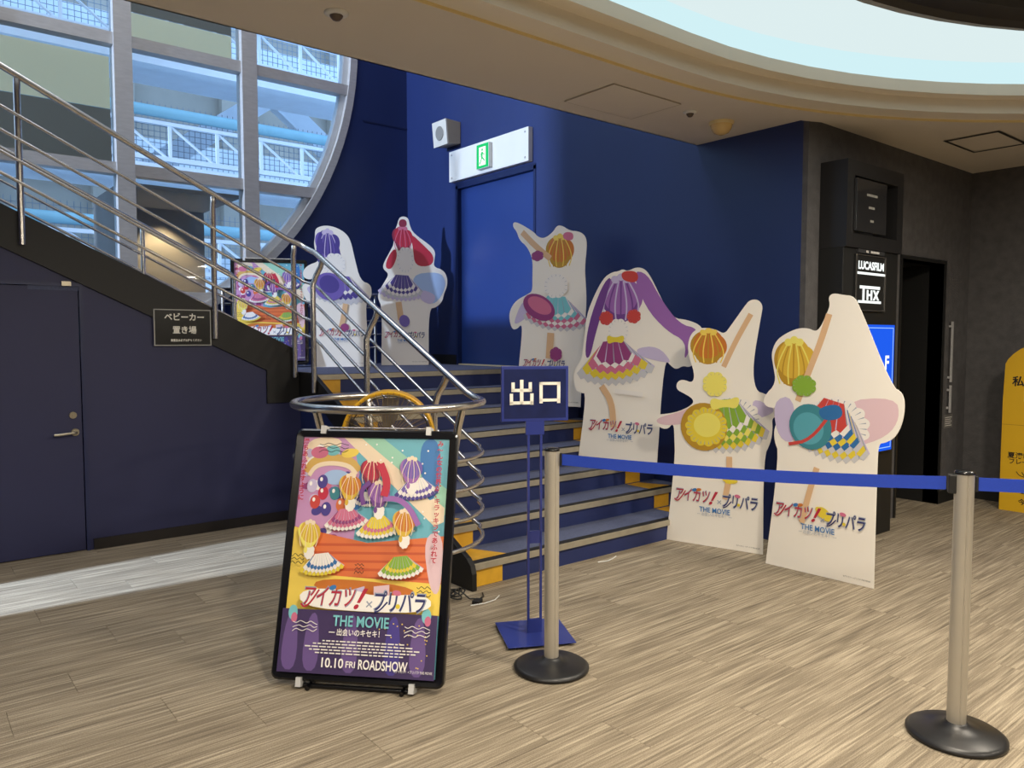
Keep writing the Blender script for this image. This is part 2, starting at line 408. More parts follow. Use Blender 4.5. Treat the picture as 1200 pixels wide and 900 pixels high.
m.add(v, [(i, (i + 1) % NW, NW + (i + 1) % NW, NW + i) for i in range(NW)])
ww = st('wall_window', m, NAVY, 'navy wall pierced by the great round window')
MB().box(4.3, XB, YW - .006, YW, 3.925, 3.94).build('panel_joint', pm('joint_navy', '0f1c48', .5), ww)
# frame rim
def ring_xz(mb, r0, r1, y0, y1):
    P = lambda r, y: [(WC[0] + r * math.cos(2 * math.pi * i / NW), y, WC[1] + r * math.sin(2 * math.pi * i / NW)) for i in range(NW)]
    for A_, B_ in ((P(r0, y0), P(r1, y0)), (P(r1, y0), P(r1, y1)), (P(r1, y1), P(r0, y1)), (P(r0, y1), P(r0, y0))): strip(mb, A_, B_)
    return mb
win = st('window_1', ring_xz(MB(), WR - .07, WR + .012, YW - .04, YW + .2), SATIN, 'great round steel-framed window above the stairs')
ring_xz(MB(), WR - .13, WR - .07, YW + .02, YW + .12).build('inner_rim', pm('rim_white', 'cfd6de', .4), win)
vx = [-1.78, -0.59, 0.60, 1.79, 2.98]; hz = [1.86, 3.045, 4.23, 5.415, 6.6, 7.8]
def chord(c, horiz):
    k = (c - (WC[1] if horiz else WC[0])); h = math.sqrt(max(0, (WR - .06) ** 2 - k * k))
    return ((WC[0] if horiz else WC[1]) - h, (WC[0] if horiz else WC[1]) + h)
for x in vx:
    a, b = chord(x, False)
    MB().box(x - .078, x + .078, YW - .05, YW + .12, a, b).build('mullion', SATIN, win)
for z in hz:
    a, b = chord(z, True); cuts = [a] + [x for x in vx if a < x < b] + [b]
    for i in range(len(cuts) - 1):
        x0 = cuts[i] + (.078 if i else 0); x1 = cuts[i + 1] - (.078 if i < len(cuts) - 2 else 0)
        MB().box(x0, x1, YW - .025, YW + .10, z - .055, z + .055).build('transom', SATIN, win)
def clip(poly, inside, inter):
    out = []
    for i in range(len(poly)):
        a, b = poly[i - 1], poly[i]
        if inside(b):
            if not inside(a): out.append(inter(a, b))
            out.append(b)
        elif inside(a): out.append(inter(a, b))
    return out
def clip_rect(poly, x0, x1, z0, z1):
    for ax, v_, s in ((0, x0, 1), (0, x1, -1), (1, z0, 1), (1, z1, -1)):
        ins = lambda p: (p[ax] - v_) * s >= 0
        def it(a, b):
            t = (v_ - a[ax]) / (b[ax] - a[ax]); return (a[0] + (b[0] - a[0]) * t, a[1] + (b[1] - a[1]) * t)
        poly = clip(poly, ins, it)
        if not poly: return []
    return poly
inner = [(WC[0] + (WR - .12) * math.cos(2 * math.pi * i / 72), WC[1] + (WR - .12) * math.sin(2 * math.pi * i / 72)) for i in range(72)]
gx = [XL] + vx + [XB]; gz = [1.0] + hz + [8.5]
for i in range(len(gx) - 1):
    for j in range(len(gz) - 1):
        p = clip_rect(inner, gx[i] + .07, gx[i + 1] - .07, gz[j] + .05, gz[j + 1] - .05)
        if len(p) > 2: MB().prism(p, YW + .045, YW + .055).build('pane', GLASS, win)

# ---- wall under the upper flight
STP = .485
def s2top(x): return 2.308 - STP * (x - .578)
def s2bot(x): return 2.03 - STP * (x - .578)
DXA, DXB, DZB = -0.0, 1.025, 1.80
m = MB()
XE = 2.56
m.prism([(DXB, 0), (XE, 0), (XE, .945), (2.30, .945), (2.30, s2bot(2.30)), (DXB, s2bot(DXB))], YS, YS + .1)
m.prism([(XL, DZB), (DXB, DZB), (DXB, s2bot(DXB)), (-1.2, s2bot(-1.2)), (XL, s2bot(-1.2))], YS, YS + .1)
m.box(XL, DXA, YS, YS + .1, 0, DZB)
st('wall_stair', m, NAVYSH, 'dark navy wall under the rising stair flight')
st('baseboard_stair', MB().box(DXB + .02, XE, YS - .012, YS, 0, .075), pm('brown_black', '1c1613', .5), 'dark baseboard at foot of the navy wall under the stairs')
m = MB(); m.box(DXB - .022, DXB, YS - .008, YS + .05, 0, DZB); m.box(DXA, DXB, YS - .008, YS + .05, DZB, DZB + .022)
d2 = st('door_2', m, pm('frame_slate', '232a52', .4), 'dark navy low door in the wall under the stairs')
MB().box(DXA, DXB - .026, YS + .004, YS + .045, .006, DZB - .004).build('door_leaf', NAVYSH, d2, bevel=.002)
m = MB(); rot = Matrix.Rotation(R(90), 4, 'X')
def disc_y(mb, x, y, z, r, t, n=20):
    v = [(x + r * math.cos(2 * math.pi * i / n), y, z + r * math.sin(2 * math.pi * i / n)) for i in range(n)] + [(x + r * .92 * math.cos(2 * math.pi * i / n), y - t, z + r * .92 * math.sin(2 * math.pi * i / n)) for i in range(n)]
    return mb.add(v, [(i, (i + 1) % n, n + (i + 1) % n, n + i) for i in range(n)] + [tuple(range(n, 2 * n))])
BRASS = pm('handle_nickel', 'b8b09c', .3, .9)
disc_y(m, .955, YS + .004, .82, .026, .012)
m.tube([(.955, YS - .005, .82), (.955, YS - .045, .82), (.94, YS - .052, .82), (.85, YS - .05, .812), (.825, YS - .045, .812)], .009, 10)
m.build('door_handle', BRASS, d2)
m = MB(); disc_y(m, .945, YS + .004, .935, .024, .012); disc_y(m, .945, YS - .008, .935, .008, .006, 10); m.build('lock_cylinder', BRASS, d2)
m = MB(); m.box(.90, .955, YS - .03, YS - .008, DZB + .0, DZB + .03); m.build('door_closer', BRASS, d2)
# ================================================================ stairs
stairs = thing('staircase', 'wide navy carpeted stairs with metal nosings and yellow edge marks leading up to the landing', 'stairs', (3.73, 3.545, 0), kind='structure')
def P_(mb, name, mat, parent, **kw): return mb.build(name, mat, parent, world=True, **kw)
for k in range(1, 9):
    y = Y0 + TR * (k - 1); z = RS * k
    ye = y + TR + .02 if k < 8 else YW
    s_ = P_(MB().box(SX, XB, y + .012, ye, 0 if k == 1 else z - RS - .0, z - .012), 'step', RISER, stairs)
    P_(MB().box(SX, XB, y + .05, ye if k == 8 else y + TR + .012, z - .012, z), 'tread', TREAD, s_)
    n_ = MB(); n_.box(SX, XB, y - .004, y + .05, z - .012, z + .002); n_.box(SX, XB, y - .008, y + .012, z - .038, z - .002)
    P_(n_, 'nosing', NOSE, s_)
    P_(MB().box(SX, XB, y - .003, y + .052, z + .001, z + .0035), 'grip_strip', MATTE, s_)
    for (a, b) in ((SX, SX + .225), (4.53, 4.70)):
        mk = MB()
        if k < 8 and not (k < 4 and a > 3 and False): mk.prism([(a, y + .055), (b + .07, y + .055), (a + (b - a) * .8, y + TR - .01), (a, y + TR - .01)], z + .0, z + .0015, 'z')
        mk.box(a, b, y + .0095, y + .0125, z - RS + .003, z - .038)
        P_(mk, 'yellow_mark', YELLOW, s_)
# side wall and black stringer of the lower flight
sl = RS / TR
def nz_(y): return RS + (y - Y0) * sl
P_(MB().prism([(3.56, 0), (YS + .0, 0), (YS, 1.02), (5.6, 1.0), (3.56, .06)], SX - .022, SX - .002, 'x'), 'side_panel', NAVY, stairs)
poly = [(3.505, 0), (3.505, .10), (3.52, .145), (3.56, nz_(3.56) + .03), (5.62, 1.185), (YS + .1, 1.185), (YS + .1, .945), (5.50, .94), (4.0, .10), (3.95, 0)]
P_(MB().prism(poly, SX - .036, SX - .001, 'x'), 'stringer', BLACKP, stairs, bevel=.003)

up = thing('upper_stair_flight', 'black-sided upper stair flight rising to the left behind steel railings', 'stairs', (1.0, 6.5, 1.9), kind='structure')
xt = 2.53
P_(MB().prism([(2.28, .945), (xt + .012, .945), (xt + .012, 1.172), (xt, 1.172), (xt, s2top(xt)), (-1.0, s2top(-1.0)), (-1.0, s2bot(-1.0)), (2.28, s2bot(2.28))], YS - .02, YS + .0), 'stringer', BLACKP, up, bevel=.002)
P_(MB().prism([(xt, 1.17), (xt, s2top(xt) - .03), (-1.0, s2top(-1.0) - .03), (-1.0, s2bot(-1.0)), (2.28, s2bot(2.28)), (2.28, 1.17)], 7.10, 7.13), 'stringer', BLACKP, up)
for k in range(1, 12):
    x = xt - .30 * (k - 1); z = LAND + RS * k
    P_(MB().box(x - .32, x, YS + .002, 7.10, z - RS - .12, z), 'step', TREAD, up)
    P_(MB().box(x - .04, x + .006, YS + .002, 7.10, z - .03, z + .003), 'nosing', NOSE, up)
P_(MB().box(XL, xt - 3.3, YS + .002, 7.10, LAND + RS * 12 - .2, LAND + RS * 12), 'upper_landing', TREAD, up)

# ================================================================ railings
rail = thing('stair_railing', 'steel tube railing of stairs ending in a round coiled newel ring at the bottom', 'railing', (SX, 3.5, 0))
YR = 5.815
def top2(x): return 3.104 - .5 * (x - .699)
def arc(c, r, a0, a1, z, n=40): return [(c[0] + r * math.cos(R(a0 + (a1 - a0) * i / n)), c[1] + r * math.sin(R(a0 + (a1 - a0) * i / n)), z) for i in range(n + 1)]
RC = (2.09, 3.63); RR = .50; ZR = 1.11
XH = SX - .005
def lower_path(off, z_end, r_, a_end=-285):
    zt = 2.065 - off
    y_end = 5.49 - (zt - z_end) / .487
    y_end = max(min(y_end, 3.60), 3.47)
    pts = [(XH, 5.49, zt), (XH, y_end + .06, z_end + .03), (XH + .012, y_end + .01, z_end + .006)]
    a = arc(RC, RR, -20, a_end, z_end)
    return pts + a
tp = [(-1.2, YR, top2(-1.2)), (2.44, YR, top2(2.44)), (2.54, YR - .02, top2(2.52)), (2.575, YR - .08, 2.155), (XH, 5.60, 2.115)]
P_(MB().tube(tp + lower_path(0, ZR, .021), .0205, 14), 'top_rail', STEEL, rail)
for off, zl in ((.25, .835), (.40, .685), (.535, .53), (.67, .38)):
    P_(MB().tube([(-1.2, YR, top2(-1.2) - off), (2.47, YR, top2(2.47) - off), (2.555, YR - .05, 2.15 - off), (XH, 5.6, 2.115 - off)] + lower_path(off, zl, .011), .0115, 10), 'bar', STEEL, rail)
for x in (-.52, .685, 1.885, 2.50):
    z1 = top2(x); P_(MB().tube([(x, YR, z1 - .025), (x, YR - .004, z1 - .06), (x, YS - .043, z1 - .1), (x, YS - .043, z1 - 1.06)], .0205, 14), 'post', STEEL, rail)
for y in (5.47, 4.63, 3.80):
    z1 = 2.065 - .487 * (5.49 - y); P_(MB().tube([(XH, y, z1 - .02), (XH - .004, y + .02, z1 - .06), (XH - .03, y + .05, z1 - .13), (XH - .053, y + .055, z1 - .2), (XH - .053, y + .055, max(z1 - 1.02, .0))], .0205, 14), 'post', STEEL, rail)
for a in (75, 195, -74):
    x, y = RC[0] + RR * math.cos(R(a)), RC[1] + RR * math.sin(R(a)); dx, dy = RC[0] - x, RC[1] - y
    P_(MB().tube([(x, y, ZR - .015), (x + dx * .05, y + dy * .05, ZR - .10), (x + dx * .22, y + dy * .22, ZR - .55), (x + dx * .22, y + dy * .22, 0)], .0205, 14), 'post', STEEL, rail)

r2 = thing('far_stair_railing', 'steel railing on the window side of the upper stair flight', 'railing', (1.7, 7.115, 1.5))
def top3(x): return 2.92 - .5 * (x - .70)
P_(MB().tube([(-1.2, 7.115, top3(-1.2)), (2.42, 7.115, top3(2.42)), (2.5, 7.115, top3(2.5) - .02)], .0205, 12), 'top_rail', STEEL, r2)
for off in (.25, .40, .535, .67):
    P_(MB().tube([(-1.2, 7.115, top3(-1.2) - off), (2.5, 7.115, top3(2.5) - off)], .0115, 8), 'bar', STEEL, r2)
for x in (.5, 1.71, 2.48):
    P_(MB().tube([(x, 7.115, top3(x) - .02), (x, 7.115, max(s2top(x) - .1, LAND))], .018, 12), 'post', STEEL, r2)
r3 = thing('landing_railing', 'steel guard railing along the back of the landing behind two cutout panels', 'railing', (3.6, 7.85, LAND))
for z, r_ in ((1.95, .0205), (1.80, .0115), (1.65, .0115), (1.50, .0115), (1.35, .0115)):
    P_(MB().tube([(2.6, 7.85, z), (4.84, 7.85, z)], r_, 10), 'top_rail' if r_ > .02 else 'bar', STEEL, r3)
for x in (2.62, 3.48, 4.34):
    P_(MB().tube([(x, 7.85, LAND), (x, 7.85, 1.94)], .018, 12), 'post', STEEL, r3)

# ================================================================ printed art (plain abstract stand-ins)
PAL = dict(gold='d9b23e', cream='f0dcc0', sand='dcb58c', lilac='c9bcdc', pinkpale='dfc0c8', offgrey='c9c8cc', yellow='e3cb3c', blue='2f6ca8', offwhite='efeae4',
           teal='3f8794', bluelt='58a4b4', red='c8453e', green='86ad3a', greyblue='9aa2b4', orange='c9762e', ochre='b98f2c', lemon='ece06c', violet='9c68b0', violetdk='70428c',
           pink='cf7090', plum='94407a', aqua='7cc4cc', indigo='4b3f8e', purple='6e5cae', crimson='c02c46', wine='8c2c48', sky='a4c0e8', white='f7f3ee', navy='262a66',
           teal2='6cb4c6', arch='d8b060', pinkbg='c895c4', stage='de7440', stage2='c85a34', sun='f0d25c', dusk='43335e', dusk2='6d5590', black='17151a', dkred='b5243c', blue2='3a78b8', mint='9cd0b8')
def pmat(k, coat=.12): return pm('print_' + k, PAL[k], .45, var=.01, coat=coat, scale=3)
class Art:
    def __init__(s, y0): s.mb = MB(); s.keys = []; s.y = y0
    def col(s, k):
        if k not in s.keys: s.keys.append(k)
        s.mb.mi = s.keys.index(k)
    def poly(s, pts, k, smooth=True):
        s.col(k); s.y -= .00006
        if smooth: pts = chaikin(pts, 2)
        n = len(pts); ar = sum(pts[i][0] * pts[(i + 1) % n][1] - pts[(i + 1) % n][0] * pts[i][1] for i in range(n))
        if ar < 0: pts = pts[::-1]
        s.mb.add([(p[0], s.y, p[1]) for p in pts], [tuple(range(n))])
    def ell(s, x, z, a, b, rot, k, n=28, scal=0):
        c_, q = math.cos(R(rot)), math.sin(R(rot)); P = []
        N_ = n if not scal else scal * 6
        for i in range(N_):
            t = 2 * math.pi * i / N_; f = 1 + (.11 * abs(math.sin(scal * t / 2)) - .05 if scal else 0)
            u, v = a * f * math.cos(t), b * f * math.sin(t); P.append((x + u * c_ - v * q, z + u * q + v * c_))
        s.poly(P, k, False)
    def rib(s, pts, w_, k):
        pts = chaikin(pts, 2, False); L_, Rt = [], []
        for i, p in enumerate(pts):
            a = pts[max(i - 1, 0)]; b = pts[min(i + 1, len(pts) - 1)]; dx, dz = b[0] - a[0], b[1] - a[1]; d = math.hypot(dx, dz) or 1
            L_.append((p[0] - dz / d * w_ / 2, p[1] + dx / d * w_ / 2)); Rt.append((p[0] + dz / d * w_ / 2, p[1] - dx / d * w_ / 2))
        s.poly(L_ + Rt[::-1], k, False)
    def pleats(s, x, z, a, b, rot, n, k='greyblue'):
        c_, q = math.cos(R(rot)), math.sin(R(rot)); s.col(k); s.y -= .00006
        for i in range(n):
            t = 2 * math.pi * i / n; pts = []
            for f, dt in ((.72, 0), (.95, .02), (.95, -.02)):
                u, v = a * f * math.cos(t + dt), b * f * math.sin(t + dt); pts.append((x + u * c_ - v * q, s.y, z + u * q + v * c_))
            s.mb.add(pts, [(0, 2, 1)])
    def head(s, x, z, a, b, rot, k, k2, k3):
        # swirl of overlapping petals with fine streaks
        for i, (dx, dz, f, r_) in enumerate(((-.25, .1, .8, 20), (.3, 0, .75, -25), (0, -.25, .8, 0), (0, .15, .85, 10))):
            s.ell(x + dx * a, z + dz * b, a * f, b * f, rot + r_, (k2, k, k2, k)[i])
        for i in range(7):
            t = -1 + 2 * i / 6
            s.rib([(x + t * a * .35, z + b * .75), (x + t * a * .75, z + b * .1), (x + t * a * .9, z - b * .45), (x + t * a * .7, z - b * .95)], a * .07, (k3, k2)[i % 2])
        for i in range(3): s.ell(x + (i - 1) * a * .3, z + b * (.82 + .1 * (i == 1)), a * .2, b * .16, 30 * (i - 1), k3)
    def fan(s, x, z, a, b, rot, ks):
        # tiers of pleated frills, widest at the bottom
        c_, q = math.cos(R(rot)), math.sin(R(rot)); n = len(ks)
        for i, k in enumerate(ks):
            f = 1 - i / n * .62; zz = z + b * .55 * i / n; N_ = 11 - i; hgt = b * (1.0 - .45 * i / n)
            for j in range(N_):
                t0, t1 = -1 + 2 * j / N_, -1 + 2 * (j + 1) / N_; g = lambda t: -hgt * math.sqrt(max(0, 1 - (t * .93) ** 2)) * .8
                P = [(t0 * a * f * .55, b * .35), (t1 * a * f * .55, b * .35), (t1 * a * f, g(t1)), ((t0 + t1) / 2 * a * f, g((t0 + t1) / 2) - b * .12), (t0 * a * f, g(t0))]
                P = [(x + u * c_ - v * q, zz + u * q + v * c_) for u, v in P]
                s.poly(P, k, False)
                s.poly([P[1], ((P[1][0] * .94 + P[0][0] * .06), P[1][1]), (P[2][0] * .88 + P[4][0] * .12, P[2][1] * .88 + P[4][1] * .12), P[2]], 'greyblue' if j % 2 else 'lilac', False)
    def done(s, parent, name='printed_artwork', coat=.12): return s.mb.build(name, [pmat(k, coat) for k in s.keys], parent)

def logo(parent, xc, z, wd, y, sub_=True):
    hs = wd * .17
    Wt = pmat('white'); 
    a = text('アイカツ', hs * 1.06, pmat('greyblue'), parent, (xc - wd * .27, y + .0004, z + wd * .01), bold=.006 * wd, shear=.18, fit=wd * .44)
    text('アイカツ', hs, pmat('dkred'), parent, (xc - wd * .27, y, z + wd * .01), bold=.0016 * wd, shear=.18, fit=wd * .42)
    text('！', hs * 1.15, pmat('dkred'), parent, (xc - wd * .005, y, z + wd * .0), bold=.006 * wd, shear=.5)
    text('×', hs * .7, pmat('greyblue'), parent, (xc + wd * .055, y, z - wd * .03), bold=0)
    text('プリパラ', hs * 1.06, pmat('greyblue'), parent, (xc + wd * .30, y + .0004, z - wd * .01), bold=.006 * wd, shear=.12, fit=wd * .42)
    text('プリパラ', hs, pmat('navy'), parent, (xc + wd * .30, y, z - wd * .01), bold=.0016 * wd, shear=.12, fit=wd * .40)
    ar = Art(y); ar.ell(xc - wd * .20, z + wd * .095, wd * .035, wd * .018, 15, 'orange'); ar.ell(xc - wd * .25, z + wd * .09, wd * .03, wd * .018, 20, 'blue2')
    ar.ell(xc + wd * .27, z + wd * .07, wd * .035, wd * .02, -10, 'pink'); ar.ell(xc + wd * .285, z - wd * .03, wd * .018, wd * .018, 0, 'yellow')
    ar.rib([(xc - wd * .5, z - wd * .04), (xc - wd * .47, z - wd * .07), (xc - wd * .42, z - wd * .03), (xc - wd * .36, z + wd * .07)], wd * .014, 'dkred')
    ar.rib([(xc + wd * .10, z - wd * .08), (xc + wd * .14, z - wd * .07), (xc + wd * .2, z + wd * .0)], wd * .012, 'navy')
    ar.done(parent, 'logo_ornament')['kind'] = 'stuff'
    if not sub_: return
    text('THE MOVIE', wd * .085, pmat('blue2'), parent, (xc, y, z - wd * .135), bold=.0008, fit=wd * .37)
    text('― 出会いのキセキ！ ―', wd * .042, pmat('greyblue'), parent, (xc, y, z - wd * .19), fit=wd * .42)
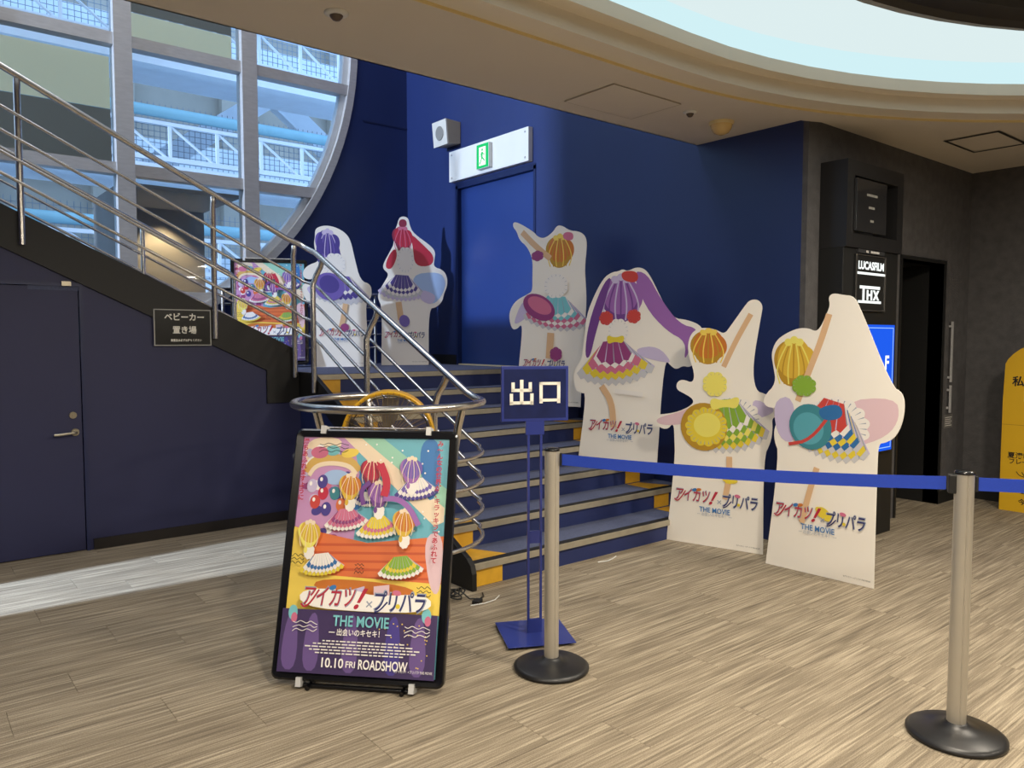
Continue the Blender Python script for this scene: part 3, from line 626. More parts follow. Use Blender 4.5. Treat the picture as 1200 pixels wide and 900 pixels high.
CARDS = {
'D':{'base':(4.374,2.428,0),'ang':-86.9,'out':[(-0.343,0.0),(-0.264,0.724),(-0.299,0.799),(-0.303,0.888),(-0.262,0.952),(-0.186,0.949),(-0.216,1.035),(-0.323,1.006),(-0.38,1.029),(-0.374,1.086),(-0.295,1.168),(-0.317,1.279),(-0.333,1.357),(-0.301,1.439),(-0.238,1.483),(-0.158,1.515),(-0.094,1.516),(-0.044,1.493),(-0.012,1.52),(0.025,1.603),(0.043,1.653),(0.031,1.697),(0.058,1.723),(0.118,1.708),(0.174,1.702),(0.21,1.66),(0.412,1.179),(0.468,1.152),(0.486,1.084),(0.475,0.975),(0.439,0.892),(0.386,0.857),(0.347,0.849),(0.343,0.731),(0.343,0.0)],'art':[('h',-0.18,1.307,0.126,0.148,-20,'gold','ochre','lemon'),('r',[(-0.147,1.064),(-0.069,1.278),(-0.008,1.435),(0.04,1.598)],0.039,'sand'),('p',[(-0.319,1.054),(-0.176,1.105),(-0.141,0.799),(-0.273,0.813)],'lilac'),('p',[(0.121,1.081),(0.436,1.124),(0.463,1.005),(0.396,0.893),(0.204,0.809)],'pinkpale'),('s',0.088,0.925,0.201,0.174,0,15,'offwhite'),('f',0.068,0.907,0.256,0.21,-14,['offgrey','yellow','offgrey','blue','yellow','blue','offwhite','red']),('e',-0.06,0.912,0.133,0.142,30,'teal'),('e',-0.071,0.901,0.097,0.1,30,'bluelt'),('r',[(-0.197,0.793),(-0.058,0.828),(0.086,1.027)],0.02,'red'),('p',[(-0.02,1.03),(0.121,1.07),(0.149,0.981),(0.019,0.95)],'blue'),('s',-0.105,1.162,0.076,0.063,0,8,'green'),('r',[(-0.011,0.665),(-0.061,0.489),(-0.101,0.312)],0.037,'sand'),('s',0.039,0.389,0.057,0.032,-30,5,'yellow')],'logo':(-0.305,0.318,0.335)},
'C':{'base':(4.419,3.228,0),'ang':-73.9,'out':[(-0.347,0.0),(-0.288,0.606),(-0.295,0.732),(-0.302,0.857),(-0.357,0.79),(-0.453,0.835),(-0.465,0.898),(-0.292,0.921),(-0.162,0.985),(-0.157,1.027),(-0.22,1.061),(-0.284,1.089),(-0.284,1.139),(-0.242,1.165),(-0.164,1.138),(-0.15,1.207),(-0.203,1.347),(-0.199,1.445),(-0.164,1.506),(-0.093,1.53),(-0.005,1.515),(0.057,1.481),(0.098,1.533),(0.194,1.669),(0.226,1.708),(0.28,1.713),(0.315,1.67),(0.305,1.608),(0.253,1.269),(0.275,1.101),(0.343,1.085),(0.431,1.03),(0.454,0.985),(0.439,0.936),(0.387,0.928),(0.395,0.854),(0.383,0.759),(0.339,0.661),(0.347,0.0)],'art':[('h',-0.054,1.397,0.126,0.118,10,'orange','ochre','sun'),('r',[(0.057,1.258),(0.137,1.433),(0.238,1.615)],0.036,'sand'),('p',[(-0.443,0.876),(-0.235,0.937),(-0.098,1.016),(-0.059,0.91),(-0.246,0.839),(-0.416,0.828)],'pinkpale'),('p',[(0.248,1.061),(0.407,0.994),(0.391,0.954),(0.279,0.907)],'lilac'),('s',0.123,0.88,0.196,0.175,0,15,'offwhite'),('f',0.087,0.86,0.283,0.216,8,['offgrey','yellow','green','lemon','green','offwhite','green']),('e',-0.076,0.838,0.169,0.167,10,'ochre'),('s',-0.058,0.839,0.146,0.131,10,14,'yellow'),('e',-0.052,0.851,0.097,0.084,10,'lemon'),('p',[(-0.037,1.048),(0.073,1.024),(0.178,1.069),(0.162,0.97),(0.073,0.989),(-0.023,0.948)],'lemon'),('s',-0.001,1.138,0.084,0.083,0,8,'lemon'),('r',[(0.109,0.644),(0.111,0.497),(0.084,0.345)],0.041,'sand'),('s',0.118,0.486,0.053,0.029,0,5,'yellow')],'logo':(-0.305,0.338,0.305)},
'B':{'base':(4.381,4.173,0.4365),'ang':-73.3,'out':[(-0.342,0.0),(-0.261,0.579),(-0.315,0.579),(-0.366,0.61),(-0.382,0.715),(-0.36,0.786),(-0.306,0.841),(-0.285,1.012),(-0.265,1.201),(-0.201,1.349),(-0.118,1.486),(-0.045,1.528),(0.016,1.533),(0.046,1.548),(0.087,1.529),(0.166,1.558),(0.23,1.54),(0.281,1.477),(0.383,1.278),(0.46,1.167),(0.572,1.152),(0.663,1.116),(0.693,1.072),(0.656,0.995),(0.657,0.925),(0.64,0.847),(0.595,0.803),(0.543,0.816),(0.493,0.786),(0.455,0.807),(0.392,0.873),(0.342,0.0)],'art':[('h',0.035,1.324,0.173,0.177,-10,'violet','violetdk','lilac'),('p',[(-0.13,1.429),(-0.041,1.511),(-0.092,1.327),(-0.181,1.061),(-0.233,0.857),(-0.28,0.87),(-0.25,1.129)],'violetdk'),('p',[(0.127,1.529),(0.248,1.511),(0.361,1.314),(0.513,1.121),(0.659,1.088),(0.621,0.995),(0.55,0.837),(0.568,0.995),(0.412,1.071),(0.237,1.253)],'violet'),('p',[(0.033,1.534),(0.177,1.527),(0.178,1.436),(0.048,1.455)],'red'),('s',-0.09,1.174,0.059,0.053,0,7,'red'),('s',0.145,1.184,0.057,0.052,0,7,'red'),('s',0.015,1.073,0.087,0.093,0,8,'offwhite'),('p',[(0.154,0.941),(0.345,0.962),(0.463,0.835),(0.381,0.84),(0.205,0.877)],'lilac'),('f',-0.02,0.832,0.338,0.202,6,['offgrey','offgrey','yellow','yellow','pink','pink','offwhite','plum']),('p',[(-0.082,1.047),(-0.007,1.02),(0.074,1.046),(0.06,0.974),(-0.007,0.994),(-0.074,0.967)],'yellow'),('r',[(-0.124,0.643),(-0.033,0.525),(-0.016,0.324)],0.053,'sand'),('r',[(-0.004,0.606),(0.229,0.589)],0.037,'offwhite')],'logo':(-0.253,0.339,0.296)},
'A':{'base':(4.433,4.985,0.873),'ang':-73.3,'out':[(-0.327,0.0),(-0.301,0.331),(-0.261,0.659),(-0.279,0.705),(-0.319,0.664),(-0.37,0.658),(-0.404,0.749),(-0.396,0.833),(-0.332,0.916),(-0.202,0.97),(-0.157,0.993),(-0.157,1.117),(-0.153,1.261),(-0.207,1.377),(-0.295,1.445),(-0.32,1.519),(-0.365,1.568),(-0.358,1.609),(-0.302,1.596),(-0.146,1.506),(-0.104,1.458),(-0.032,1.44),(0.054,1.49),(0.087,1.538),(0.134,1.54),(0.217,1.487),(0.313,1.474),(0.37,1.427),(0.382,1.347),(0.36,1.172),(0.373,1.014),(0.38,0.896),(0.364,0.659),(0.343,0.38),(0.327,0.0)],'art':[('h',0.12,1.324,0.133,0.137,0,'orange','ochre','sun'),('p',[(0.153,1.48),(0.252,1.472),(0.253,1.401),(0.153,1.416)],'pink'),('r',[(0.026,1.265),(-0.13,1.384),(-0.264,1.512)],0.052,'sand'),('s',-0.104,1.295,0.061,0.044,0,6,'plum'),('p',[(-0.355,0.721),(-0.263,0.915),(-0.121,0.941),(-0.191,0.779),(-0.318,0.706)],'lilac'),('f',0.088,0.8,0.338,0.173,-6,['offgrey','pink','offwhite','pink','aqua','offwhite','aqua']),('s',0.087,1.029,0.118,0.102,0,8,'offwhite'),('e',-0.085,0.851,0.173,0.104,-25,'plum'),('e',-0.077,0.866,0.131,0.066,-25,'pink'),('r',[(0.037,0.628),(0.021,0.407)],0.069,'sand'),('s',0.089,0.445,0.06,0.059,0,6,'plum')],'logo':(-0.263,0.2,0.329)},
'E':{'base':(3.595,7.182,1.164),'ang':-25,'out':[(-0.279,0.0),(-0.285,0.566),(-0.317,0.623),(-0.381,0.717),(-0.396,0.811),(-0.36,0.846),(-0.249,0.87),(-0.267,0.893),(-0.332,0.878),(-0.381,0.906),(-0.38,0.972),(-0.321,1.03),(-0.228,1.061),(-0.232,1.132),(-0.261,1.173),(-0.271,1.248),(-0.26,1.296),(-0.258,1.381),(-0.214,1.412),(-0.139,1.426),(-0.046,1.407),(0.046,1.353),(0.093,1.278),(0.128,1.107),(0.183,0.878),(0.287,0.845),(0.3,0.745),(0.276,0.687),(0.227,0.628),(0.279,0.0)],'art':[('h',-0.136,1.222,0.109,0.162,5,'indigo','purple','lilac'),('p',[(-0.235,1.355),(-0.17,1.247),(-0.206,1.016),(-0.255,1.1)],'indigo'),('p',[(-0.068,1.361),(-0.019,1.191),(0.012,1.021),(-0.054,1.079)],'indigo'),('s',-0.072,1.036,0.11,0.111,0,8,'offwhite'),('p',[(-0.359,0.808),(-0.242,0.827),(-0.245,0.673),(-0.31,0.723)],'lilac'),('f',-0.008,0.784,0.288,0.171,-4,['offgrey','offgrey','indigo','indigo','offwhite','purple']),('e',-0.125,0.812,0.152,0.137,-30,'purple'),('e',-0.125,0.837,0.101,0.086,-30,'indigo'),('r',[(0.033,0.642),(0.005,0.477),(-0.03,0.347)],0.051,'sand'),('e',0.021,0.399,0.043,0.043,0,'plum')],'logo':(-0.248,0.242,0.312)},
'F':{'base':(4.366,7.242,1.164),'ang':-25,'out':[(-0.257,0.0),(-0.244,0.626),(-0.288,0.717),(-0.279,0.788),(-0.221,0.891),(-0.164,0.983),(-0.23,1.036),(-0.225,1.097),(-0.147,1.237),(-0.106,1.319),(-0.125,1.42),(-0.078,1.492),(-0.057,1.584),(-0.012,1.606),(0.045,1.592),(0.061,1.507),(0.099,1.427),(0.294,1.294),(0.339,1.23),(0.326,1.147),(0.318,1.069),(0.418,1.042),(0.468,0.965),(0.467,0.861),(0.429,0.778),(0.412,0.695),(0.342,0.628),(0.261,0.614),(0.257,0.0)],'art':[('h',-0.016,1.362,0.101,0.137,10,'crimson','wine','pink'),('p',[(0.058,1.438),(0.214,1.296),(0.326,1.188),(0.297,1.077),(0.111,1.072),(0.094,1.274)],'crimson'),('p',[(-0.099,1.269),(-0.073,1.178),(-0.138,1.03),(-0.211,1.047),(-0.173,1.175)],'crimson'),('p',[(-0.051,1.571),(0.022,1.573),(0.031,1.492),(-0.061,1.489)],'wine'),('s',0.01,1.134,0.092,0.138,0,8,'offwhite'),('p',[(0.054,0.979),(0.381,1.023),(0.456,0.913),(0.417,0.772),(0.313,0.65),(0.164,0.723)],'sky'),('p',[(0.146,0.833),(0.351,0.772),(0.304,0.65),(0.164,0.704)],'lilac'),('f',-0.03,0.841,0.256,0.164,-3,['lilac','offgrey','offwhite','indigo','offwhite','indigo']),('r',[(-0.068,0.683),(-0.042,0.49)],0.065,'sand'),('e',-0.005,0.48,0.056,0.065,20,'purple')],'logo':(-0.235,0.235,0.295)},
}
# ================================================================ cut-out cards
INFO = {
 'D': 'white cutout panel with tall pointed top and blue and yellow frilled print, nearest the viewer',
 'C': 'white cutout panel with green and yellow frilled print, on floor at foot of stairs',
 'B': 'white cutout panel with long violet print trailing to the right, standing on lower steps',
 'A': 'white cutout panel with pink and aqua frill print, standing on upper steps beside blue door',
 'E': 'white cutout panel with indigo and purple print, on the landing behind the railing',
 'F': 'white cutout panel with crimson top and sky-blue side print, on landing near blue corner'}
for k in 'DCBAEF':
    c = CARDS[k]; loc = list(c['base'])
    if k == 'B': loc[1] -= .05; loc[0] -= .0
    t = thing('cutout_panel', INFO[k], 'standee', loc, c['ang'], group='die-cut display panels around the stairs')
    o = c['out']; sharp = [o[0], o[-1]]
    mid = chaikin(o[0:1] + o[1:-1] + o[-1:], 2, False)
    MB().prism(mid, 0.0, .006).build('board', WHITEC, t)
    ar = Art(-.0003)
    for s in c['art']:
        if s[0] == 'h': ar.head(s[1], s[2], s[3], s[4], s[5], s[6], s[7], s[8])
        elif s[0] == 'f': ar.fan(s[1], s[2], s[3], s[4], s[5], s[6])
        elif s[0] == 'e': ar.ell(s[1], s[2], s[3], s[4], s[5], s[6])
        elif s[0] == 's': ar.ell(s[1], s[2], s[3], s[4], s[5], s[7], scal=s[6]); ar.pleats(s[1], s[2], s[3], s[4], s[5], s[6] * 2)
        elif s[0] == 'p': ar.poly(s[1], s[2])
        else: ar.rib(s[1], s[2], s[3])
    ar.done(t)
    l = c['logo']; logo(t, (l[0] + l[1]) / 2 - .005, l[2] + .03, (l[1] - l[0]) * .92, ar.y - .0006)
    xr = o[-1][0]
    text('©アイカツ！×プリパラ THE MOVIE', .012, pmat('black'), t, (xr - .10, -.001, .035), fit=.16)
    # folded cardboard foot behind the board
    h = .62
    MB().prism([(.0065, 0), (.0065, h), (.012, h), (.20 if k in 'DCEF' else .14, .004), (.20 if k in 'DCEF' else .14, 0)], -.05, .05, 'x').build('support_foot', pm('cardboard', 'b79a70', .8, var=.08), t)

# ================================================================ framed posters on floor stands
def poster(label, loc, rz, lean):
    t = thing('framed_poster', label, 'poster', loc, rz)
    W, Hh = .738, 1.06; th = lean
    rt = (R(-th), 0, 0)
    def B(mb, name, mat, par=None, **kw):
        o = mb.build(name, mat, par or t, **kw)
        if par is None: o.rotation_euler = rt; o.location = (0, 0, .03)
        return o
    def rr(w_, h_, r_, z0=0):
        P = []
        for (cx, cz, a0) in ((w_ / 2 - r_, z0 + r_, -90), (w_ / 2 - r_, z0 + h_ - r_, 0), (-w_ / 2 + r_, z0 + h_ - r_, 90), (-w_ / 2 + r_, z0 + r_, 180)):
            P += [(cx + r_ * math.cos(R(a0 + 15 * i)), cz + r_ * math.sin(R(a0 + 15 * i))) for i in range(7)]
        return P
    fo, fi = rr(W, Hh, .03), rr(W - .07, Hh - .07, .004, .035)
    m = MB(); n = len(fo)
    v = [(p[0], y, p[1]) for P, y in ((fo, .022), (fo, -.008), ([(p[0] * .985, .015 * Hh / 2 + p[1] * .985) for p in fo], -.014), (fi, -.010), (fi, .002)) for p in P]
    for j in range(4): m.f += [(j * n + i, j * n + (i + 1) % n, (j + 1) * n + (i + 1) % n, (j + 1) * n + i) for i in range(n)]
    m.v = v; m.f.append(tuple(range(n))); m.m = [0] * len(m.f); m.sm = [False] * len(m.f)
    fr = B(m, 'frame', BLACK)
    pr = MB().box(-W / 2 + .034, W / 2 - .034, 0, .004, .034, Hh - .034).build('poster_sheet', pmat('teal2', .6), fr)
    pw, ph = W - .07, Hh - .07; X = lambda u: (u - .5) * pw; Z = lambda v: .035 + (1 - v) * ph
    a = Art(-.0005)
    pg = lambda pts, k, s=True: a.poly([(X(u), Z(v)) for u, v in pts], k, s)
    el = lambda u, v, r1, r2_, rot, k, s=0: a.ell(X(u), Z(v), r1 * pw, r2_ * pw, rot, k, scal=s)
    rb = lambda pts, w_, k: a.rib([(X(u), Z(v)) for u, v in pts], w_ * pw, k)
    pg([(0, 0), (.34, 0), (.42, .2), (.4, .5), (0, .52)], 'pinkbg', False)
    pg([(.36, .001), (.55, .001), (1, .22), (1, .33), (.9, .33)], 'mint', False)
    pg([(.28, .001), (.40, .001), (.99, .30), (.99, .36), (.93, .38)], 'cream', False)
    pg([(.02, .001), (.30, .001), (.2, .1), (.02, .13)], 'cream')
    pg([(.42, .1), (.5, .12), (.46, .3), (.36, .34)], 'blue2'); pg([(.82, .0), (.93, 0), (.96, .2), (.88, .3), (.8, .1)], 'blue2')
    for i in range(26):
        rnd = random.random; el(.03 + .34 * rnd(), .05 + .4 * rnd(), .02 + .03 * rnd(), .018 + .02 * rnd(), 60 * rnd(), random.choice(['pink', 'white', 'lilac', 'purple', 'pinkpale', 'plum', 'indigo']))
    rb([(.04, .16), (.08, .105), (.2, .09), (.34, .10), (.40, .15)], .05, 'arch'); rb([(.06, .175), (.1, .13), (.2, .115), (.33, .125), (.385, .165)], .03, 'cream')
    el(.21, .06, .05, .035, 0, 'aqua'); el(.33, .07, .06, .03, 10, 'sun'); el(.12, .07, .06, .04, 0, 'pink'); el(.25, .18, .09, .05, 0, 'sky')
    for u, v, k in ((.12, .29, 'red'), (.17, .25, 'crimson'), (.25, .25, 'teal'), (.30, .30, 'stage'), (.20, .32, 'indigo'), (.09, .22, 'lilac'), (.16, .20, 'indigo')): el(u, v, .035, .045, 0, k); el(u - .01, v - .01, .01, .014, 0, 'white')
    for i in range(30): el(.42 + .55 * random.random(), .02 + .4 * random.random(), .006, .006, 0, 'white')
    pg([(0, .40), (.5, .46), (1, .42), (1, .70), (0, .70)], 'stage', False)
    for i in range(5): pg([(.1, .47 + .035 * i), (.98, .455 + .035 * i), (.98, .465 + .035 * i), (.08, .482 + .035 * i)], 'stage2', False)
    pg([(0, .40), (.10, .42), (.16, .60), (1, .62), (1, .748), (0, .748)], 'sun', False)
    pg([(.86, .42), (1, .4), (1, .66), (.93, .66)], 'pinkpale'); pg([(.2, .61), (.8, .63), (.85, .68), (.15, .67)], 'orange')
    for (u, v, cs, sk) in ((.49, .15, ('crimson', 'wine'), None), (.76, .14, ('purple', 'violet'), ('indigo', 'offwhite', 'purple', .80, .23)), (.36, .22, ('orange', 'gold'), ('offwhite', 'pink', 'plum', .35, .37)),
                           (.56, .25, ('violet', 'violetdk'), ('offwhite', 'yellow', 'pink', .57, .40)), (.12, .43, ('gold', 'lemon'), ('yellow', 'offwhite', 'blue', .22, .565)), (.745, .37, ('orange', 'gold'), ('offwhite', 'green', 'yellow', .74, .565))):
        if sk:
            x_, y_ = sk[3], sk[4]; a.fan(X(x_), Z(y_ - .01), .15 * pw, .085 * pw, 8, (sk[0], sk[1], sk[2], sk[1]))
        else: a.fan(X(u - .01), Z(v + .12), .10 * pw, .06 * pw, 0, ('offwhite', 'indigo', 'offwhite'))
        el(u + .01, v + .075, .035, .05, 0, 'offwhite', 9); el(u - .015, v + .07, .012, .02, 0, cs[1])
        a.head(X(u), Z(v), .07 * pw, .085 * pw, 10, cs[0], cs[1], 'cream')
    rb([(.60, .27), (.70, .27), (.78, .31), (.84, .38)], .035, 'violet'); rb([(.47, .30), (.44, .24), (.50, .2)], .03, 'violetdk')
    rb([(.56, .12), (.62, .2), (.60, .26)], .05, 'crimson'); pg([(.43, .66), (.52, .64), (.54, .72), (.44, .72)], 'lilac', False); pg([(.58, .64), (.68, .63), (.69, .74), (.59, .74)], 'pinkpale', False)
    pg([(0, .745), (1, .745), (1, 1), (0, 1)], 'dusk', False)
    for u in (.06, .2, .45, .72, .88): pg([(u - .05, .99), (u - .03, .77), (u + .04, .75), (u + .07, .99)], 'dusk2' if u != .72 else 'indigo')
    for u, v in ((.07, .76), (.93, .75)): el(u, v, .03, .045, 0, 'aqua'); el(u + .01, v + .02, .02, .03, 0, 'pink')
    for i in range(24): el(.55 + .42 * random.random(), .76 + .2 * random.random(), .004, .004, 0, 'sun')
    # credit block as fine rules
    for r_, (u0, u1) in enumerate(((.28, .78), (.22, .86), (.17, .9), (.20, .86), (.24, .8))):
        u = u0
        while u < u1:
            L_ = .015 + .03 * random.random(); pg([(u, .865 + r_ * .012), (u + L_, .865 + r_ * .012), (u + L_, .870 + r_ * .012), (u, .870 + r_ * .012)], 'offwhite', False); u += L_ + .008
    # pen scribbles (signatures, not legible)
    for (u, v, s_, k) in ((.02, .52, .09, 'black'), (.86, .635, .09, 'black'), (.45, .55, .06, 'black'), (.08, .795, .16, 'offwhite'), (.80, .795, .16, 'offwhite'), (.14, .035, .2, 'black')):
        for q in range(3):
            rb([(u + s_ * i / 7, v + q * .016 + .007 * math.sin(i * 2.1 + q) + .004 * random.random()) for i in range(8)], .004, k)
    # white logo underlay
    pg([(.10, .66), (.48, .655), (.56, .68), (.95, .66), (.96, .735), (.55, .745), (.12, .735)], 'white')
    a.done(fr, 'poster_artwork', .6)
    y = a.y - .0008
    logo(fr, X(.52), Z(.70), pw * .80, y, False)
    text('THE MOVIE', .06, pmat('aqua'), fr, (X(.52), y - .0008, Z(.787)), bold=.0012, fit=pw * .36)
    text('― 出会いのキセキ！ ―', .03, pmat('white'), fr, (X(.52), y - .0008, Z(.832)), bold=.0004, fit=pw * .40)
    text('10.10', .052, pmat('white'), fr, (X(.36), y, Z(.955)), bold=.001, fit=pw * .14)
    text('FRI', .035, pmat('white'), fr, (X(.475), y, Z(.957)), bold=.0005, fit=pw * .06)
    text('ROADSHOW', .052, pmat('white'), fr, (X(.68), y, Z(.955)), bold=.001, fit=pw * .31)
    text('©アイカツ！×プリパラ THE MOVIE', .014, pmat('white'), fr, (X(.87), y, Z(.972)), fit=pw * .24)
    for body, u in (('み〜んなの世界が、キラッキラであふれて', .955), ('満ちあふれますように', .048)):
        for i, ch in enumerate(body):
            step = .030 if u > .5 else .030
            text(ch, .027, pmat('dkred'), fr, (X(u), y, Z(.03 + i * .0275)), bold=.0008, rx=90)
    # clips and stand
    for x, z in ((-.24, Hh), (.24, Hh), (-.24, 0), (.24, 0)):
        m = MB(); m.box(x - .011, x + .011, -.024, .03, z - .022, z + .014) if z else m.box(x - .011, x + .011, -.03, .03, -.022, .016)
        B(m, 'clip', pm('clear_plastic', 'c8c8c8', .15, var=.02))
    m = MB(); m.tube([(-.24, .02, Hh + .012), (.24, .02, Hh + .012)], .004, 8); B(m, 'top_rod', STEEL)
    c_, s_ = math.cos(R(th)), math.sin(R(th))
    m = MB()
    for x in (-.2, .2):
        m.tube([(x, .02, .012), (x, .03 + s_ * .9, .03 + c_ * .9)], .009, 8); m.tube([(x, .03 + s_ * .85, .03 + c_ * .85), (x, .36, .012)], .009, 8)
        m.tube([(x, -.03, .011), (x, .38, .011)], .010, 8)
    m.tube([(-.24, .0, .011), (.24, .0, .011)], .010, 8)
    m.tube([(-.2, .345, .03), (.2, .345, .03)], .008, 8); m.build('easel_stand', BLACK, t)
    return t
poster('black-framed film poster leaning on a floor stand in front of the round newel ring', ((1.192 + 1.696) / 2, (3.073 + 2.534) / 2, 0), -46.9, 17)
poster('black-framed film poster on the landing behind the railing, below the round window', (2.93, 7.42, LAND), -24, 8)
# ================================================================ fan inside the ring
fan = thing('drum_fan', 'yellow-rimmed round floor fan standing inside the coiled newel ring', 'fan', (2.11, 3.68, 0), -33)
FZ, FRD = .915, .245
def yring(mb, R0, r, y, z, n=40, m_=8): return mb.tube([(R0 * math.cos(2 * math.pi * i / n), y, z + R0 * math.sin(2 * math.pi * i / n)) for i in range(n)], r, m_, closed=True)
YP = pm('fan_yellow', 'd9a521', .4, var=.04)
m = MB(); nn = 48
pr = [(FRD, -.06), (FRD + .008, -.055), (FRD + .008, .10), (FRD, .105), (FRD - .012, .10), (FRD - .012, -.055), (FRD, -.06)]
v = [(r * math.cos(2 * math.pi * i / nn), y, FZ + r * math.sin(2 * math.pi * i / nn)) for r, y in pr for i in range(nn)]
m.add(v, [(j * nn + i, j * nn + (i + 1) % nn, (j + 1) * nn + (i + 1) % nn, (j + 1) * nn + i) for j in range(6) for i in range(nn)]); m.build('housing', YP, fan)
m = MB()
for q in range(1, 26): yring(m, FRD * q / 26, .0011, -.062 - .025 * (1 - (q / 26) ** 2), FZ, 36, 4)
for q in range(48):
    a = 2 * math.pi * q / 48; m.tube([(.03 * math.cos(a), -.087, FZ + .03 * math.sin(a)), (.7 * FRD * math.cos(a), -.075, FZ + .7 * FRD * math.sin(a)), (FRD * math.cos(a), -.06, FZ + FRD * math.sin(a))], .0019, 4)
o = m.build('front_grille', pm('grille_wire', '7d6a48', .4, .6), fan)
MB().box(-.001, .001, -.001, .001, FZ, FZ + .001)
m = MB(); disc_y(m, 0, -.02, FZ, .05, .03, 24); m.build('hub', MATTE, fan)
for k in range(4):
    m = MB(); a = 90 * k
    P = [(.04, -.0), (.10, -.05), (.2, -.06), (.215, .02), (.14, .05), (.05, .03)]
    v = []
    for (u, w_) in P:
        x = u * math.cos(R(a)) - w_ * math.sin(R(a)); z = u * math.sin(R(a)) + w_ * math.cos(R(a)); v += [(x, .01 + w_ * .6, FZ + z)]
    v += [(p[0], p[1] + .004, p[2]) for p in v]; n = len(P)
    m.add(v, [tuple(range(n))[::-1], tuple(range(n, 2 * n))] + [(i, (i + 1) % n, n + (i + 1) % n, n + i) for i in range(n)]); m.build('blade', pm('blade_grey', '77757a', .35, .3), fan)
m = MB(); yring(m, FRD - .03, .003, .10, FZ); 
for q in range(16):
    a = 2 * math.pi * q / 16; m.tube([(0, .11, FZ), (FRD * math.cos(a), .10, FZ + FRD * math.sin(a))], .002, 4)
m.build('rear_grille', MATTE, fan)
m = MB(); m.tube([(0, .09, FZ - .02), (0, .12, FZ - .25), (0, .06, FZ - .4), (0, .06, .05)], .016, 10); m.tube([(-.24, .0, FZ), (-.262, .03, FZ), (-.262, .03, FZ - .1), (-.2, .05, FZ - .28), (0, .06, FZ - .34), (.2, .05, FZ - .28), (.262, .03, FZ - .1), (.262, .03, FZ), (.24, 0, FZ)], .009, 8)
m.build('pole', MATTE, fan)
m = MB()
for a in (90, 210, 330): m.tube([(0, .06, .12), (.1 * math.cos(R(a)), .06 + .1 * math.sin(R(a)), .03), (.28 * math.cos(R(a)), .06 + .28 * math.sin(R(a)), .012)], .011, 8)
m.build('tripod_foot', MATTE, fan)

# ================================================================ exit stand sign
t = thing('exit_sign_stand', 'blue stand sign with white two-character exit lettering, left of near stanchion', 'sign', (2.40, 2.79, 0), -27)
sq = .165
m = MB(); m.prism([(-sq, -sq), (sq, -sq), (sq, sq), (-sq, sq)], .014, .019, 'z'); m.build('base_plate', SIGNBLUE, t, bevel=.002)
for x in (-.13, .13):
    for y in (-.13, .13): MB().lathe([(0, 0), (.013, 0), (.013, .014), (0, .014)], 12, (x, y, 0)).build('rubber_foot', RUBBER, t)
for x in (-.031, .031): MB().box(x - .0055, x + .0055, -.006, .006, .019, 1.07).build('pole', SIGNBLUE, t)
MB().box(-.031, .031, -.008, .008, .019, .085).build('bracket', SIGNBLUE, t); MB().box(-.031, .031, -.006, .006, .46, .52).build('bracket', SIGNBLUE, t); MB().box(-.045, .045, -.008, .008, .99, 1.07).build('bracket', SIGNBLUE, t)
pn = MB().box(-.165, .165, -.009, .009, 1.055, 1.320).build('sign_frame', SIGNBLUE, t, bevel=.003)
MB().box(-.152, .152, -.0105, -.0085, 1.070, 1.305).build('sign_face', pm('sign_navy_sheet', '1b2450', .25, var=.2, scale=12, coat=.6), pn)
LW = pm('letter_white', 'f3efe4', .5)
ch = MB()   # 出 and 口 drawn as strokes
def stroke(x0, x1, z0, z1): ch.box(x0, x1, -.0125, -.0104, z0, z1)
cx, cz = -.067, 1.193; w_ = .0085
stroke(cx - w_, cx + w_, cz - .056, cz + .062)
stroke(cx - .05, cx - .034, cz + .004, cz + .05); stroke(cx + .034, cx + .05, cz + .004, cz + .05); stroke(cx - .05, cx + .05, cz + .004, cz + .019)
stroke(cx - .058, cx - .042, cz - .058, cz - .004); stroke(cx + .042, cx + .058, cz - .058, cz - .004); stroke(cx - .058, cx + .058, cz - .056, cz - .041)
ch.build('lettering', LW, pn)
ch = MB(); cx = .072
stroke(cx - .052, cx - .036, cz - .052, cz + .05); stroke(cx + .036, cx + .052, cz - .052, cz + .05); stroke(cx - .052, cx + .052, cz + .036, cz + .05); stroke(cx - .052, cx + .052, cz - .044, cz - .030)
ch.build('lettering', LW, pn)

# ================================================================ belt stanchions
def stanchion(label, loc, rz):
    t = thing('stanchion', label, 'stanchion', loc, rz)
    MB().lathe([(0, 0), (.155, 0), (.165, .004), (.166, .014), (.150, .024), (.09, .034), (.05, .044), (.040, .052), (.036, .056), (0, .056)], 48).build('base', RUBBER, t)
    b = MB(); prof = []
    n = 48
    for i in range(n):
        a = 2 * math.pi * i / n; r = .032
        if i % 12 in (0,): r = .0285
        prof.append((r * math.cos(a + R(15)), r * math.sin(a + R(15))))
    b.prism(prof, .055, .972, 'z'); b.build('tube', ALU, t)
    MB().lathe([(0, 0), (.0335, 0), (.0335, .006), (.028, .012), (0, .013)], 32, (0, 0, .966)).build('cap', BLACK, t)
    MB().box(.026, .052, -.018, .018, .895, .962).build('belt_head', MATTE, t, bevel=.003)
    return t
LS, RS_ = (2.216, 2.461), (2.98, 1.10)
ang = math.degrees(math.atan2(RS_[1] - LS[1], RS_[0] - LS[0]))
stanchion('left silver belt stanchion on a black disc base, beside the exit sign', (*LS, 0), 60)
s2_ = stanchion('right silver belt stanchion on a black disc base, near the right edge', (*RS_, 0), ang + 180)
